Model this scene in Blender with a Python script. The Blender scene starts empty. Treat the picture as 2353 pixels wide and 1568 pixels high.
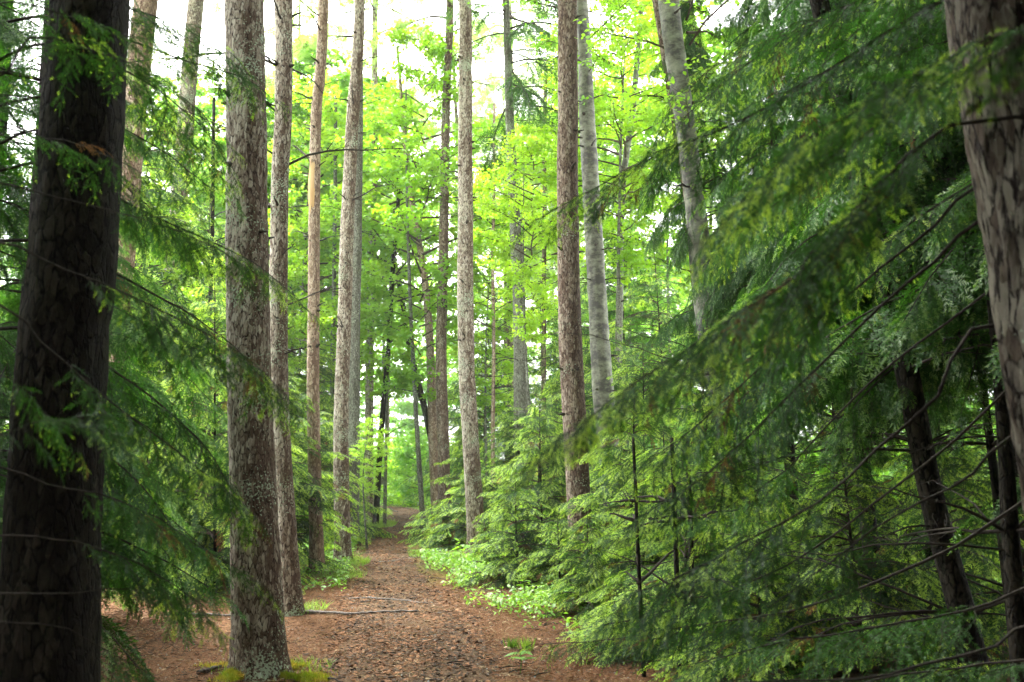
import bpy, math, random
import numpy as np
from mathutils import Vector
R = math.radians
rng = np.random.default_rng(7)

# ------------------------------------------------------------------ camera, sky, sun, exposure
W0, H0 = 2353.0, 1568.0            # units in which pixel positions of the photograph were measured
FPX = 2288.0
PITCH = R(7.4)
CAM = np.array([0.0, 0.0, 1.5])
sc = bpy.context.scene
cam = bpy.data.cameras.new('camera'); camo = bpy.data.objects.new('camera', cam)
sc.collection.objects.link(camo); sc.camera = camo
cam.lens = 36.0 * FPX / W0; cam.sensor_width = 36; cam.clip_start = 0.05; cam.clip_end = 2000
camo.location = CAM; camo.rotation_euler = (R(90) + PITCH, 0, 0)
cam.dof.use_dof = True; cam.dof.focus_distance = 11.0; cam.dof.aperture_fstop = 3.4; cam.dof.aperture_blades = 9

SUN_EL, SUN_AZ = R(58), R(-38)      # azimuth from +Y, towards -X: high, ahead and to the left
world = bpy.data.worlds.new('World'); sc.world = world; world.use_nodes = True
nt = world.node_tree; nt.nodes.clear()
sky = nt.nodes.new('ShaderNodeTexSky'); sky.sky_type = 'NISHITA'; sky.sun_disc = False
sky.sun_elevation = SUN_EL; sky.sun_rotation = SUN_AZ; sky.dust_density = 4; sky.air_density = 1.0; sky.ozone_density = 1
hsv = nt.nodes.new('ShaderNodeHueSaturation'); hsv.inputs['Saturation'].default_value = 0.0
bg = nt.nodes.new('ShaderNodeBackground'); bg.inputs['Strength'].default_value = 0.15
wo = nt.nodes.new('ShaderNodeOutputWorld')
nt.links.new(sky.outputs[0], hsv.inputs['Color']); nt.links.new(hsv.outputs[0], bg.inputs[0]); nt.links.new(bg.outputs[0], wo.inputs[0])
sl = bpy.data.lights.new('sun', 'SUN'); sl.energy = 1.5; sl.angle = R(14); sl.color = (1, 0.95, 0.86)
so = bpy.data.objects.new('sun', sl); sc.collection.objects.link(so)
sd = Vector((math.sin(SUN_AZ) * math.cos(SUN_EL), math.cos(SUN_AZ) * math.cos(SUN_EL), math.sin(SUN_EL)))
so.rotation_euler = sd.to_track_quat('Z', 'Y').to_euler()
sc.view_settings.view_transform = 'Standard'; sc.view_settings.look = 'None'
sc.view_settings.exposure = 3.9; sc.view_settings.gamma = 1
cy = sc.cycles
cy.max_bounces = 7; cy.diffuse_bounces = 4; cy.glossy_bounces = 2; cy.transmission_bounces = 4; cy.volume_bounces = 1
cy.transparent_max_bounces = 4; cy.sample_clamp_indirect = 6; cy.use_adaptive_sampling = True; cy.adaptive_threshold = 0.006

# ------------------------------------------------------------------ pixel -> place
CX, CY = W0 / 2, H0 / 2
cp, sp = math.cos(PITCH), math.sin(PITCH)
def at(px, py, Y):                     # the point at depth Y metres seen at that pixel of the photograph
    a = (px - CX) / FPX; b = (CY - py) / FPX
    t = Y / (cp - b * sp)
    return np.array([a * t, Y, CAM[2] + t * (sp + b * cp)])

def hills(x, y):                       # height of the forest floor
    x = np.asarray(x, float); y = np.asarray(y, float)
    h = 0.035 * np.sin(x * 0.9 + 1) * np.sin(y * 0.7) + 0.02 * np.sin(x * 2.3 + y * 1.1)
    d = np.clip((np.abs(x + 1.2) - 1.6) / 6, 0, 1)
    return h * 0.8 + d * 0.12 * np.sin(x * 0.35 + y * 0.21)

# ------------------------------------------------------------------ noise
_tab = np.random.default_rng(3).random(4096)
def vnoise(p):
    p = np.asarray(p, float); i = np.floor(p).astype(np.int64); f = p - i; f = f * f * (3 - 2 * f)
    def h(a, b, c): return _tab[(a * 73856093 ^ b * 19349663 ^ c * 83492791) & 4095]
    r = 0
    for dx in (0, 1):
        wx = f[..., 0] if dx else 1 - f[..., 0]
        for dy in (0, 1):
            wy = f[..., 1] if dy else 1 - f[..., 1]
            for dz in (0, 1):
                wz = f[..., 2] if dz else 1 - f[..., 2]
                r = r + wx * wy * wz * h(i[..., 0] + dx, i[..., 1] + dy, i[..., 2] + dz)
    return r * 2 - 1

# ------------------------------------------------------------------ mesh building
class MB:
    def __init__(s): s.v = []; s.f = []; s.m = []; s.n = 0
    def add(s, V, F, m=0):
        V = np.asarray(V, np.float32).reshape(-1, 3); F = np.asarray(F, np.int32).reshape(-1, 3)
        s.v.append(V); s.f.append(F + s.n); s.n += len(V)
        s.m.append(np.full(len(F), m, np.int32) if np.isscalar(m) else np.asarray(m, np.int32))
    def arrays(s): return np.concatenate(s.v), np.concatenate(s.f), np.concatenate(s.m)
    def mesh(s, name, mats, smooth=False, M=None):
        V, F, m = s.arrays()
        return raw_mesh(name, V, F, m, mats, smooth)
def raw_mesh(name, V, F, m, mats, smooth=False):
    me = bpy.data.meshes.new(name)
    me.vertices.add(len(V)); me.vertices.foreach_set('co', np.ascontiguousarray(V, np.float32).ravel())
    me.loops.add(len(F) * 3); me.loops.foreach_set('vertex_index', np.ascontiguousarray(F, np.int32).ravel())
    me.polygons.add(len(F)); me.polygons.foreach_set('loop_start', np.arange(0, len(F) * 3, 3, dtype=np.int32))
    me.polygons.foreach_set('material_index', np.ascontiguousarray(m, np.int32))
    for a in mats: me.materials.append(a)
    me.update(calc_edges=True)
    me.polygons.foreach_set('use_smooth', np.full(len(F), smooth) if np.isscalar(smooth) or isinstance(smooth, bool) else smooth)
    return me
def stamp(mb, T, Rm, t, s):            # put copies of template T=(V,F,M) with matrices Rm[K,3,3], places t[K,3], scales s[K]
    V, F, M = T; K = len(t)
    if K == 0: return
    s = np.asarray(s, float)
    s = s[:, None, None] if s.ndim == 1 else s[:, None, :]
    P = np.einsum('kij,knj->kni', Rm, V[None] * s) + t[:, None, :]
    FF = F[None] + (np.arange(K) * len(V))[:, None, None]
    mb.add(P.reshape(-1, 3), FF.reshape(-1, 3), np.tile(M, K))
def norm(a): return a / np.maximum(np.linalg.norm(a, axis=-1, keepdims=True), 1e-9)
def frames(x, up):                     # matrices whose columns are x, y, z with z close to up
    x = norm(x); y = norm(np.cross(up, x)); z = np.cross(x, y)
    return np.stack([x, y, z], axis=-1)

def spline(pts, n):                    # smooth Catmull-Rom through pts, n samples, even by parameter
    P = np.asarray(pts, float)
    if len(P) == 2: return P[0] + (P[1] - P[0]) * np.linspace(0, 1, n)[:, None]
    d = np.r_[0, np.cumsum(np.linalg.norm(np.diff(P, axis=0), axis=1))]; d /= d[-1]
    Q = np.vstack([2 * P[0] - P[1], P, 2 * P[-1] - P[-2]])
    out = []
    for u in np.linspace(0, 1, n):
        i = min(max(np.searchsorted(d, u, side='right') - 1, 0), len(P) - 2)
        t = (u - d[i]) / max(d[i + 1] - d[i], 1e-9)
        p0, p1, p2, p3 = Q[i], Q[i + 1], Q[i + 2], Q[i + 3]
        out.append(0.5 * (2 * p1 + (p2 - p0) * t + (2 * p0 - 5 * p1 + 4 * p2 - p3) * t * t + (3 * p1 - p0 - 3 * p2 + p3) * t ** 3))
    return np.array(out)
def tube(mb, pts, rad, k=6, m=0, rough=None, cap=True):
    P = np.asarray(pts, float); n = len(P); rad = np.broadcast_to(np.asarray(rad, float), (n,))
    T = norm(np.gradient(P, axis=0))
    ref = np.array([0, 1.0, 0.03]) if abs(T[0][2]) > 0.6 else np.array([0, 0, 1.0])
    X = norm(np.cross(T, ref)); Yv = np.cross(T, X)
    a = np.linspace(0, 2 * math.pi, k, endpoint=False)
    C = np.cos(a)[None, :, None]; S = np.sin(a)[None, :, None]
    D = X[:, None] * C + Yv[:, None] * S
    r = np.repeat(rad[:, None], k, 1)
    if rough is not None: r = r * rough(P, D, rad)
    V = P[:, None] + D * r[..., None]
    i = np.arange(n - 1)[:, None] * k; j = np.arange(k)[None]; j2 = (j + 1) % k
    A, B, C2, D2 = i + j, i + j2, i + k + j2, i + k + j
    F = np.concatenate([np.stack([A, B, C2], -1).reshape(-1, 3), np.stack([A, C2, D2], -1).reshape(-1, 3)])
    V = V.reshape(-1, 3)
    if cap:
        V = np.vstack([V, P[-1], P[0]])
        e = (n - 1) * k; jj = np.arange(k)
        F = np.vstack([F, np.stack([e + jj, e + (jj + 1) % k, np.full(k, n * k)], -1), np.stack([(jj + 1) % k, jj, np.full(k, n * k + 1)], -1)])
    mb.add(V, F, m)

# ------------------------------------------------------------------ objects
col = sc.collection
def link(name, me, parent=None, loc=None):
    o = bpy.data.objects.new(name, me); col.objects.link(o)
    if parent: o.parent = parent
    if loc is not None: o.location = loc
    return o
def tag(o, label=None, cat=None, group=None, kind=None):
    if label: o['label'] = label
    if cat: o['category'] = cat
    if group: o['group'] = group
    if kind: o['kind'] = kind
    return o
def root(name, loc, label, cat, group=None):
    o = bpy.data.objects.new(name, None); col.objects.link(o); o.location = loc; o.empty_display_size = 0.2
    return tag(o, label, cat, group)

# ------------------------------------------------------------------ materials
def new_mat(name):
    m = bpy.data.materials.new(name); m.use_nodes = True; m.node_tree.nodes.clear(); return m, m.node_tree
def N(nt, t, **kw):
    n = nt.nodes.new(t)
    for k, v in kw.items():
        if k.startswith('i_'): n.inputs[k[2:].replace('_', ' ')].default_value = v
        else: setattr(n, k, v)
    return n
def leaf_mat(name, c1, c2, trans, tcol, gloss=0.05, rough=0.4, scale=3.0):
    """leaf or needle: two greens mixed by noise, light passing through, a little gloss"""
    m, nt = new_mat(name); L = nt.links.new
    tc = N(nt, 'ShaderNodeTexCoord'); no = N(nt, 'ShaderNodeTexNoise', i_Scale=scale, i_Detail=3.0, i_Roughness=0.7)
    L(tc.outputs['Object'], no.inputs['Vector'])
    oi = N(nt, 'ShaderNodeObjectInfo')
    ad = N(nt, 'ShaderNodeMath', operation='ADD'); mm = N(nt, 'ShaderNodeMath', operation='MULTIPLY_ADD')
    L(oi.outputs['Random'], mm.inputs[0]); mm.inputs[1].default_value = 0.3; mm.inputs[2].default_value = -0.15
    L(no.outputs[0], ad.inputs[0]); L(mm.outputs[0], ad.inputs[1])
    cr = N(nt, 'ShaderNodeValToRGB'); cr.color_ramp.elements[0].position = 0.33; cr.color_ramp.elements[1].position = 0.67
    cr.color_ramp.elements[0].color = (*c1, 1); cr.color_ramp.elements[1].color = (*c2, 1)
    L(ad.outputs[0], cr.inputs[0])
    d = N(nt, 'ShaderNodeBsdfDiffuse'); t = N(nt, 'ShaderNodeBsdfTranslucent'); g = N(nt, 'ShaderNodeBsdfGlossy', i_Roughness=rough)
    g.inputs['Color'].default_value = (0.9, 0.95, 0.92, 1)
    tm = N(nt, 'ShaderNodeMix', data_type='RGBA', blend_type='MULTIPLY'); tm.inputs[0].default_value = 1
    L(cr.outputs[0], tm.inputs[6]); tm.inputs[7].default_value = (*tcol, 1)
    L(cr.outputs[0], d.inputs['Color']); L(tm.outputs[2], t.inputs['Color'])
    a = N(nt, 'ShaderNodeMixShader'); a.inputs[0].default_value = trans; L(d.outputs[0], a.inputs[1]); L(t.outputs[0], a.inputs[2])
    b = N(nt, 'ShaderNodeMixShader'); b.inputs[0].default_value = gloss; L(a.outputs[0], b.inputs[1]); L(g.outputs[0], b.inputs[2])
    o = N(nt, 'ShaderNodeOutputMaterial'); L(b.outputs[0], o.inputs[0]); return m

def bark_mat(name, plate_a, plate_b, plate_c, crack, lichen=0.35, scale=38, squash=0.38, bump=0.6, base_lichen=True, wear=0.5, warp=0.07, weather_shade=0.55, crackle=5.0):
    m, nt = new_mat(name); L = nt.links.new
    tc = N(nt, 'ShaderNodeTexCoord')
    mp = N(nt, 'ShaderNodeMapping'); mp.inputs['Scale'].default_value = (1, 1, squash); L(tc.outputs['Object'], mp.inputs[0])
    wn = N(nt, 'ShaderNodeTexNoise', i_Scale=9.0, i_Detail=4.0); L(mp.outputs[0], wn.inputs['Vector'])
    wv = N(nt, 'ShaderNodeVectorMath', operation='MULTIPLY_ADD'); L(wn.outputs['Color'], wv.inputs[0]); wv.inputs[1].default_value = (warp, warp, warp); L(mp.outputs[0], wv.inputs[2])
    v1 = N(nt, 'ShaderNodeTexVoronoi', feature='F1', i_Scale=scale); L(wv.outputs[0], v1.inputs['Vector'])
    v2 = N(nt, 'ShaderNodeTexVoronoi', feature='DISTANCE_TO_EDGE', i_Scale=scale); L(wv.outputs[0], v2.inputs['Vector'])
    v3 = N(nt, 'ShaderNodeTexVoronoi', feature='F1', i_Scale=scale * 2.6); L(wv.outputs[0], v3.inputs['Vector'])
    n2 = N(nt, 'ShaderNodeTexNoise', i_Scale=70.0, i_Detail=4.0, i_Roughness=0.7); L(mp.outputs[0], n2.inputs['Vector'])
    n3 = N(nt, 'ShaderNodeTexNoise', i_Scale=2.4, i_Detail=6.0, i_Roughness=0.62); L(mp.outputs[0], n3.inputs['Vector'])
    sx = N(nt, 'ShaderNodeSeparateColor'); L(v1.outputs['Color'], sx.inputs[0])
    s3 = N(nt, 'ShaderNodeSeparateColor'); L(v3.outputs['Color'], s3.inputs[0])
    am = N(nt, 'ShaderNodeMath', operation='MULTIPLY_ADD'); L(s3.outputs[0], am.inputs[0]); am.inputs[1].default_value = 0.45; L(sx.outputs[0], am.inputs[2])
    a2 = N(nt, 'ShaderNodeMath', operation='MULTIPLY_ADD'); L(n3.outputs[0], a2.inputs[0]); a2.inputs[1].default_value = 2.6; L(am.outputs[0], a2.inputs[2])
    a3 = N(nt, 'ShaderNodeMath', operation='MULTIPLY_ADD'); L(n2.outputs[0], a3.inputs[0]); a3.inputs[1].default_value = 0.6; L(a2.outputs[0], a3.inputs[2])
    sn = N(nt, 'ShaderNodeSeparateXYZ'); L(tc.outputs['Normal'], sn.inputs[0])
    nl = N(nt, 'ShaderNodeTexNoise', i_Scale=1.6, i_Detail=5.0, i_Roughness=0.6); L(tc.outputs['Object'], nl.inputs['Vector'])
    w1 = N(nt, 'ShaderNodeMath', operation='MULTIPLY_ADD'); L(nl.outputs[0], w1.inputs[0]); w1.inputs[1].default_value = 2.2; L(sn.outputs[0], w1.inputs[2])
    wm = N(nt, 'ShaderNodeMapRange'); L(w1.outputs[0], wm.inputs[0]); wm.inputs[1].default_value = 1.15; wm.inputs[2].default_value = 1.6; wm.inputs[3].default_value = 0.12; wm.inputs[4].default_value = -weather_shade  # right-hand side darker: stained bark plus its shading, both put into the colour
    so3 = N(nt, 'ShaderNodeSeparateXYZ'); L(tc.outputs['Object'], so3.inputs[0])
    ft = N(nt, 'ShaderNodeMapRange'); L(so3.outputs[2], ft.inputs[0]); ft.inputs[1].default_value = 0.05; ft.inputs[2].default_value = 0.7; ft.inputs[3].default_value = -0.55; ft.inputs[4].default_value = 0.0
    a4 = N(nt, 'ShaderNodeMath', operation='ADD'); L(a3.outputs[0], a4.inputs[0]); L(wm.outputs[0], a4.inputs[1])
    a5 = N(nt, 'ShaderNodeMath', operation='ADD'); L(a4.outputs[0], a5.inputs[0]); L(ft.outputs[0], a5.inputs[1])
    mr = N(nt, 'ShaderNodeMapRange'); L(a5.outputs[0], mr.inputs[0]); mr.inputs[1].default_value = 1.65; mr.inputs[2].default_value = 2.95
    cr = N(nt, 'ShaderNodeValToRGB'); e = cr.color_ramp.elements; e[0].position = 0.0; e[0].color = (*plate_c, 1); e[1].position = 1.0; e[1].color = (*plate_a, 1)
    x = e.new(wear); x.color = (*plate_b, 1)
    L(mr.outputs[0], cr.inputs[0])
    e0 = N(nt, 'ShaderNodeMapRange', clamp=False); L(v2.outputs[0], e0.inputs[0]); e0.inputs[1].default_value = 0.0; e0.inputs[2].default_value = 0.16
    nb = N(nt, 'ShaderNodeTexNoise', i_Scale=scale * 1.1, i_Detail=5.0, i_Roughness=0.7); L(mp.outputs[0], nb.inputs['Vector'])
    e1 = N(nt, 'ShaderNodeMath', operation='MULTIPLY_ADD'); L(nb.outputs[0], e1.inputs[0]); e1.inputs[1].default_value = crackle; e1.inputs[2].default_value = -crackle * 0.45
    ed = N(nt, 'ShaderNodeMath', operation='ADD', use_clamp=True); L(e0.outputs[0], ed.inputs[0]); L(e1.outputs[0], ed.inputs[1])
    mx = N(nt, 'ShaderNodeMix', data_type='RGBA'); L(ed.outputs[0], mx.inputs[0]); mx.inputs[6].default_value = (*crack, 1); L(cr.outputs[0], mx.inputs[7])
    # lichen specks
    ln = N(nt, 'ShaderNodeTexNoise', i_Scale=58.0, i_Detail=3.0, i_Roughness=0.55); L(tc.outputs['Object'], ln.inputs['Vector'])
    lb = N(nt, 'ShaderNodeTexNoise', i_Scale=1.7, i_Detail=2.0); L(tc.outputs['Object'], lb.inputs['Vector'])
    lm = N(nt, 'ShaderNodeMath', operation='MULTIPLY_ADD'); L(lb.outputs[0], lm.inputs[0]); lm.inputs[1].default_value = 0.9; L(ln.outputs[0], lm.inputs[2])
    top = lm
    if base_lichen:
        sz = N(nt, 'ShaderNodeSeparateXYZ'); L(tc.outputs['Object'], sz.inputs[0])
        lr = N(nt, 'ShaderNodeMapRange'); L(sz.outputs[2], lr.inputs[0]); lr.inputs[1].default_value = 0.2; lr.inputs[2].default_value = 1.5; lr.inputs[3].default_value = 0.055; lr.inputs[4].default_value = 0.0
        top = N(nt, 'ShaderNodeMath', operation='ADD'); L(lm.outputs[0], top.inputs[0]); L(lr.outputs[0], top.inputs[1])
    lc = N(nt, 'ShaderNodeMapRange'); L(top.outputs[0], lc.inputs[0]); th = 1.22 - lichen * 0.27; lc.inputs[1].default_value = th; lc.inputs[2].default_value = th + 0.03
    m2 = N(nt, 'ShaderNodeMix', data_type='RGBA'); L(lc.outputs[0], m2.inputs[0]); L(mx.outputs[2], m2.inputs[6]); m2.inputs[7].default_value = (0.30, 0.36, 0.26, 1)
    # height
    h1 = N(nt, 'ShaderNodeMath', operation='MULTIPLY_ADD'); L(ed.outputs[0], h1.inputs[0]); h1.inputs[1].default_value = 0.7; L(a3.outputs[0], h1.inputs[2])
    bp = N(nt, 'ShaderNodeBump', i_Strength=bump, i_Distance=0.02); L(h1.outputs[0], bp.inputs['Height'])
    p = N(nt, 'ShaderNodeBsdfPrincipled', i_Roughness=0.85); p.inputs['Specular IOR Level'].default_value = 0.10
    L(m2.outputs[2], p.inputs['Base Color']); L(bp.outputs[0], p.inputs['Normal'])
    o = N(nt, 'ShaderNodeOutputMaterial'); L(p.outputs[0], o.inputs[0]); return m

def birch_mat(name):
    m, nt = new_mat(name); L = nt.links.new
    tc = N(nt, 'ShaderNodeTexCoord')
    mp = N(nt, 'ShaderNodeMapping'); mp.inputs['Scale'].default_value = (1, 1, 2.0); L(tc.outputs['Object'], mp.inputs[0])
    n1 = N(nt, 'ShaderNodeTexNoise', i_Scale=5.0, i_Detail=6.0, i_Roughness=0.75); L(mp.outputs[0], n1.inputs['Vector'])
    n2 = N(nt, 'ShaderNodeTexNoise', i_Scale=5.0, i_Detail=6.0, i_Roughness=0.7); L(tc.outputs['Object'], n2.inputs['Vector'])
    ad = N(nt, 'ShaderNodeMath', operation='ADD'); L(n1.outputs[0], ad.inputs[0]); L(n2.outputs[0], ad.inputs[1])
    cr = N(nt, 'ShaderNodeValToRGB'); e = cr.color_ramp.elements
    e[0].position = 0.45; e[0].color = (0.03, 0.028, 0.022, 1); e[1].position = 0.60; e[1].color = (0.155, 0.165, 0.115, 1)
    x = e.new(0.5); x.color = (0.075, 0.08, 0.052, 1)
    hf = N(nt, 'ShaderNodeMath', operation='MULTIPLY'); hf.inputs[1].default_value = 0.5; L(ad.outputs[0], hf.inputs[0]); L(hf.outputs[0], cr.inputs[0])
    bp = N(nt, 'ShaderNodeBump', i_Strength=0.5, i_Distance=0.01); L(ad.outputs[0], bp.inputs['Height'])
    p = N(nt, 'ShaderNodeBsdfPrincipled', i_Roughness=0.7); L(cr.outputs[0], p.inputs['Base Color']); L(bp.outputs[0], p.inputs['Normal'])
    o = N(nt, 'ShaderNodeOutputMaterial'); L(p.outputs[0], o.inputs[0]); return m
def plain(name, c1, c2, scale=20, rough=0.85, bump=0.0, squash=1):
    m, nt = new_mat(name); L = nt.links.new
    tc = N(nt, 'ShaderNodeTexCoord'); mp = N(nt, 'ShaderNodeMapping'); mp.inputs['Scale'].default_value = (1, 1, squash); L(tc.outputs['Object'], mp.inputs[0])
    no = N(nt, 'ShaderNodeTexNoise', i_Scale=scale, i_Detail=5.0, i_Roughness=0.7); L(mp.outputs[0], no.inputs['Vector'])
    cr = N(nt, 'ShaderNodeValToRGB'); cr.color_ramp.elements[0].position = 0.35; cr.color_ramp.elements[1].position = 0.65
    cr.color_ramp.elements[0].color = (*c1, 1); cr.color_ramp.elements[1].color = (*c2, 1); L(no.outputs[0], cr.inputs[0])
    p = N(nt, 'ShaderNodeBsdfPrincipled', i_Roughness=rough); p.inputs['Specular IOR Level'].default_value = 0.08
    L(cr.outputs[0], p.inputs['Base Color'])
    if bump:
        bp = N(nt, 'ShaderNodeBump', i_Strength=bump, i_Distance=0.02); L(no.outputs[0], bp.inputs['Height']); L(bp.outputs[0], p.inputs['Normal'])
    o = N(nt, 'ShaderNodeOutputMaterial'); L(p.outputs[0], o.inputs[0]); return m

M = {}
M['needle'] = leaf_mat('needle', (0.015, 0.050, 0.010), (0.042, 0.120, 0.018), 0.38, (1.3, 1.5, 0.6), 0.018, 0.35, 5)
M['needle_new'] = leaf_mat('needle_new', (0.25, 0.43, 0.035), (0.38, 0.56, 0.06), 0.5, (1.1, 1.1, 0.7), 0.03, 0.5, 4)
M['needle_soft'] = leaf_mat('needle_soft', (0.022, 0.062, 0.018), (0.05, 0.125, 0.024), 0.42, (1.3, 1.4, 0.6), 0.015, 0.5, 3)
M['needle_mid'] = leaf_mat('needle_mid', (0.06, 0.15, 0.02), (0.12, 0.24, 0.03), 0.5, (1.3, 1.3, 0.6), 0.05, 0.45, 3)
M['needle_dead'] = leaf_mat('needle_dead', (0.10, 0.045, 0.018), (0.24, 0.12, 0.045), 0.3, (1, 1, 0.8), 0.0, 0.6, 4)
M['pine_needle'] = leaf_mat('pine_needle', (0.12, 0.22, 0.06), (0.24, 0.36, 0.10), 0.62, (1.3, 1.35, 0.8), 0.03, 0.4, 1)
M['maple'] = leaf_mat('maple', (0.14, 0.31, 0.02), (0.29, 0.47, 0.04), 0.6, (1.35, 1.3, 0.5), 0.03, 0.4, 0.8)
M['leaf'] = leaf_mat('leaf', (0.11, 0.28, 0.03), (0.21, 0.40, 0.05), 0.55, (1.3, 1.3, 0.5), 0.04, 0.4, 0.9)
M['herb'] = leaf_mat('herb', (0.08, 0.20, 0.022), (0.20, 0.37, 0.04), 0.5, (1.2, 1.2, 0.6), 0.04, 0.4, 2)
M['grass'] = leaf_mat('grass', (0.08, 0.17, 0.02), (0.19, 0.30, 0.05), 0.45, (1.2, 1.2, 0.6), 0.03, 0.4, 2)
M['moss'] = leaf_mat('moss', (0.15, 0.26, 0.02), (0.36, 0.25, 0.05), 0.3, (1, 1, 0.6), 0.0, 0.6, 6)
M['twig'] = plain('twig', (0.035, 0.026, 0.020), (0.09, 0.07, 0.055), 60)
M['twig_dark'] = plain('twig_dark', (0.02, 0.017, 0.014), (0.05, 0.042, 0.035), 60)
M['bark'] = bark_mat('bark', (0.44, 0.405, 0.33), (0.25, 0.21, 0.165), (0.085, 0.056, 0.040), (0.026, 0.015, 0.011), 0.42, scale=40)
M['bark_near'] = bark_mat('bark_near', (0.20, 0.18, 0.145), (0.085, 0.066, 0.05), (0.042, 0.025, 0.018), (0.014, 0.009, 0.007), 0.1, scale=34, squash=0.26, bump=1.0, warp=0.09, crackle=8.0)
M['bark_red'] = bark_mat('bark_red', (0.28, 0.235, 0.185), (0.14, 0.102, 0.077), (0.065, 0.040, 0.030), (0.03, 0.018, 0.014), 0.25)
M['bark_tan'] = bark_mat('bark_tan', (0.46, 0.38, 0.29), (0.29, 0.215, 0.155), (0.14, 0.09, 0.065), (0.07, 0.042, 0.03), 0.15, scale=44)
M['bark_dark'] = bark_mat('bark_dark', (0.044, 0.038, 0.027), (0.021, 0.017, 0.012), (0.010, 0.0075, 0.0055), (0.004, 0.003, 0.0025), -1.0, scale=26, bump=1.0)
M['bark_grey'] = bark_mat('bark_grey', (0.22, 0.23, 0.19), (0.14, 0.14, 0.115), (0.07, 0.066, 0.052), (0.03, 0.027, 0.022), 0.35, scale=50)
M['birch'] = birch_mat('birch')
M['bare_wood'] = plain('bare_wood', (0.42, 0.25, 0.11), (0.52, 0.38, 0.20), 9, 0.6, squash=0.1)
M['grey_wood'] = plain('grey_wood', (0.05, 0.044, 0.038), (0.12, 0.108, 0.098), 30, 0.8, 0.4)

# ------------------------------------------------------------------ needle twigs and sprays (templates)
def twig_T(L, n, nl, w, new=0.35, seed=0, drop=0.10, mats=(0, 1, 2), r=0.0012):
    """one leafy twig along +X: needles in two loose rows; the outer part is this year's pale growth"""
    g = np.random.default_rng(seed)
    x = np.linspace(0.03, 1, n) * L; side = np.where(np.arange(n) % 2 == 0, 1.0, -1.0)
    ang = R(62) - R(30) * (x / L) ** 3 + g.normal(0, 0.16, n)
    roll = g.normal(0, 0.5, n)
    ln = nl * (0.75 + 0.35 * np.sin(np.pi * np.clip(x / L, 0.1, 0.95))) * g.uniform(0.8, 1.15, n)
    z0 = -drop * L * (x / L) ** 2
    d = np.stack([np.cos(ang), side * np.sin(ang) * np.cos(roll), np.sin(ang) * np.sin(roll) + 0.10], -1)
    c = np.stack([x, np.zeros(n), z0], -1)
    ax = np.array([1.0, 0, 0]); wv = norm(np.cross(d, np.cross(ax, d))) * (w / 2)
    V = np.stack([c - wv, c + wv, c + d * ln[:, None] * 0.72 + wv * 0.85, c + d * ln[:, None]], 1).reshape(-1, 3)
    b = np.arange(n)[:, None] * 4
    F = np.concatenate([b + [0, 1, 2], b + [0, 2, 3]], 1).reshape(-1, 3)
    isnew = (x / L > 1 - new)
    m = np.repeat(np.where(isnew, mats[1], mats[0]), 2)
    mb = MB(); mb.add(V, F, m)
    xs = np.linspace(0, 1, 4) * L
    tube(mb, np.stack([xs, 0 * xs, -drop * L * (xs / L) ** 2], -1), np.linspace(r, r * 0.5, 4), 3, mats[2], cap=False)
    return mb.arrays()
def twig_far(L, w, new=0.4, seed=0, k=3, drop=0.2):
    """the same twig for trees farther away: a few ragged fronds"""
    g = np.random.default_rng(seed); mb = MB(); V = []; F = []; m = []
    n = 7; x = np.linspace(0.08, 1, n) * L
    for i in range(n):
        for s in (1, -1):
            a = R(55) + g.normal(0, 0.25); ln = w * g.uniform(0.7, 1.3) * (1.25 - 0.6 * x[i] / L)
            c = np.array([x[i] - 0.1 * L, 0, -drop * L * (x[i] / L) ** 2]); rl = g.normal(0, 0.5)
            d = np.array([math.cos(a), s * math.sin(a) * math.cos(rl), math.sin(a) * math.sin(rl)])
            b = len(V); wv = np.array([L / n * 0.36, 0, 0])
            V += [c - wv, c + wv, c + d * ln]; F.append([b, b + 1, b + 2]); m.append(1 if x[i] / L > 1 - new else 0)
    mb.add(V, F, m); return mb.arrays()
def spray_T(Ls, tw, n, tl, seed=0, drop=0.16, r=0.0022, spread=52, flat=0.25):
    """a flat spray: an axis with twigs on both sides and one at the end"""
    g = np.random.default_rng(seed); mb = MB()
    x = np.linspace(0.08, 0.97, n); side = np.where(np.arange(n) % 2 == 0, 1.0, -1.0)
    a = R(spread) - R(22) * x + g.normal(0, 0.10, n)
    ln = tl * (0.45 + 1.0 * np.sin(np.pi * np.clip(0.18 + 0.72 * x, 0, 1))) * g.uniform(0.75, 1.15, n)
    c = np.stack([x * Ls, 0 * x, -drop * Ls * x ** 2], -1)
    d = np.stack([np.cos(a), side * np.sin(a), -2 * drop * x * 0.5 - g.uniform(0, flat, n)], -1)
    c = np.vstack([c, [[Ls * 0.97, 0, -drop * Ls]]]); d = np.vstack([d, [[1, 0, -2 * drop]]]); ln = np.r_[ln, tl * 0.8]
    up = np.tile([0, 0, 1.0], (n + 1, 1)) + g.normal(0, 0.22, (n + 1, 3))
    Rm = frames(d, up)
    for k, T in enumerate(tw):
        idx = np.arange(n + 1) % len(tw) == k
        stamp(mb, T, Rm[idx], c[idx], ln[idx] / tl)
    xs = np.linspace(0, 1, 5)
    tube(mb, np.stack([xs * Ls, 0 * xs, -drop * Ls * xs ** 2], -1), np.linspace(r, r * 0.4, 5), 3, 2, cap=False)
    return mb.arrays()

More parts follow.
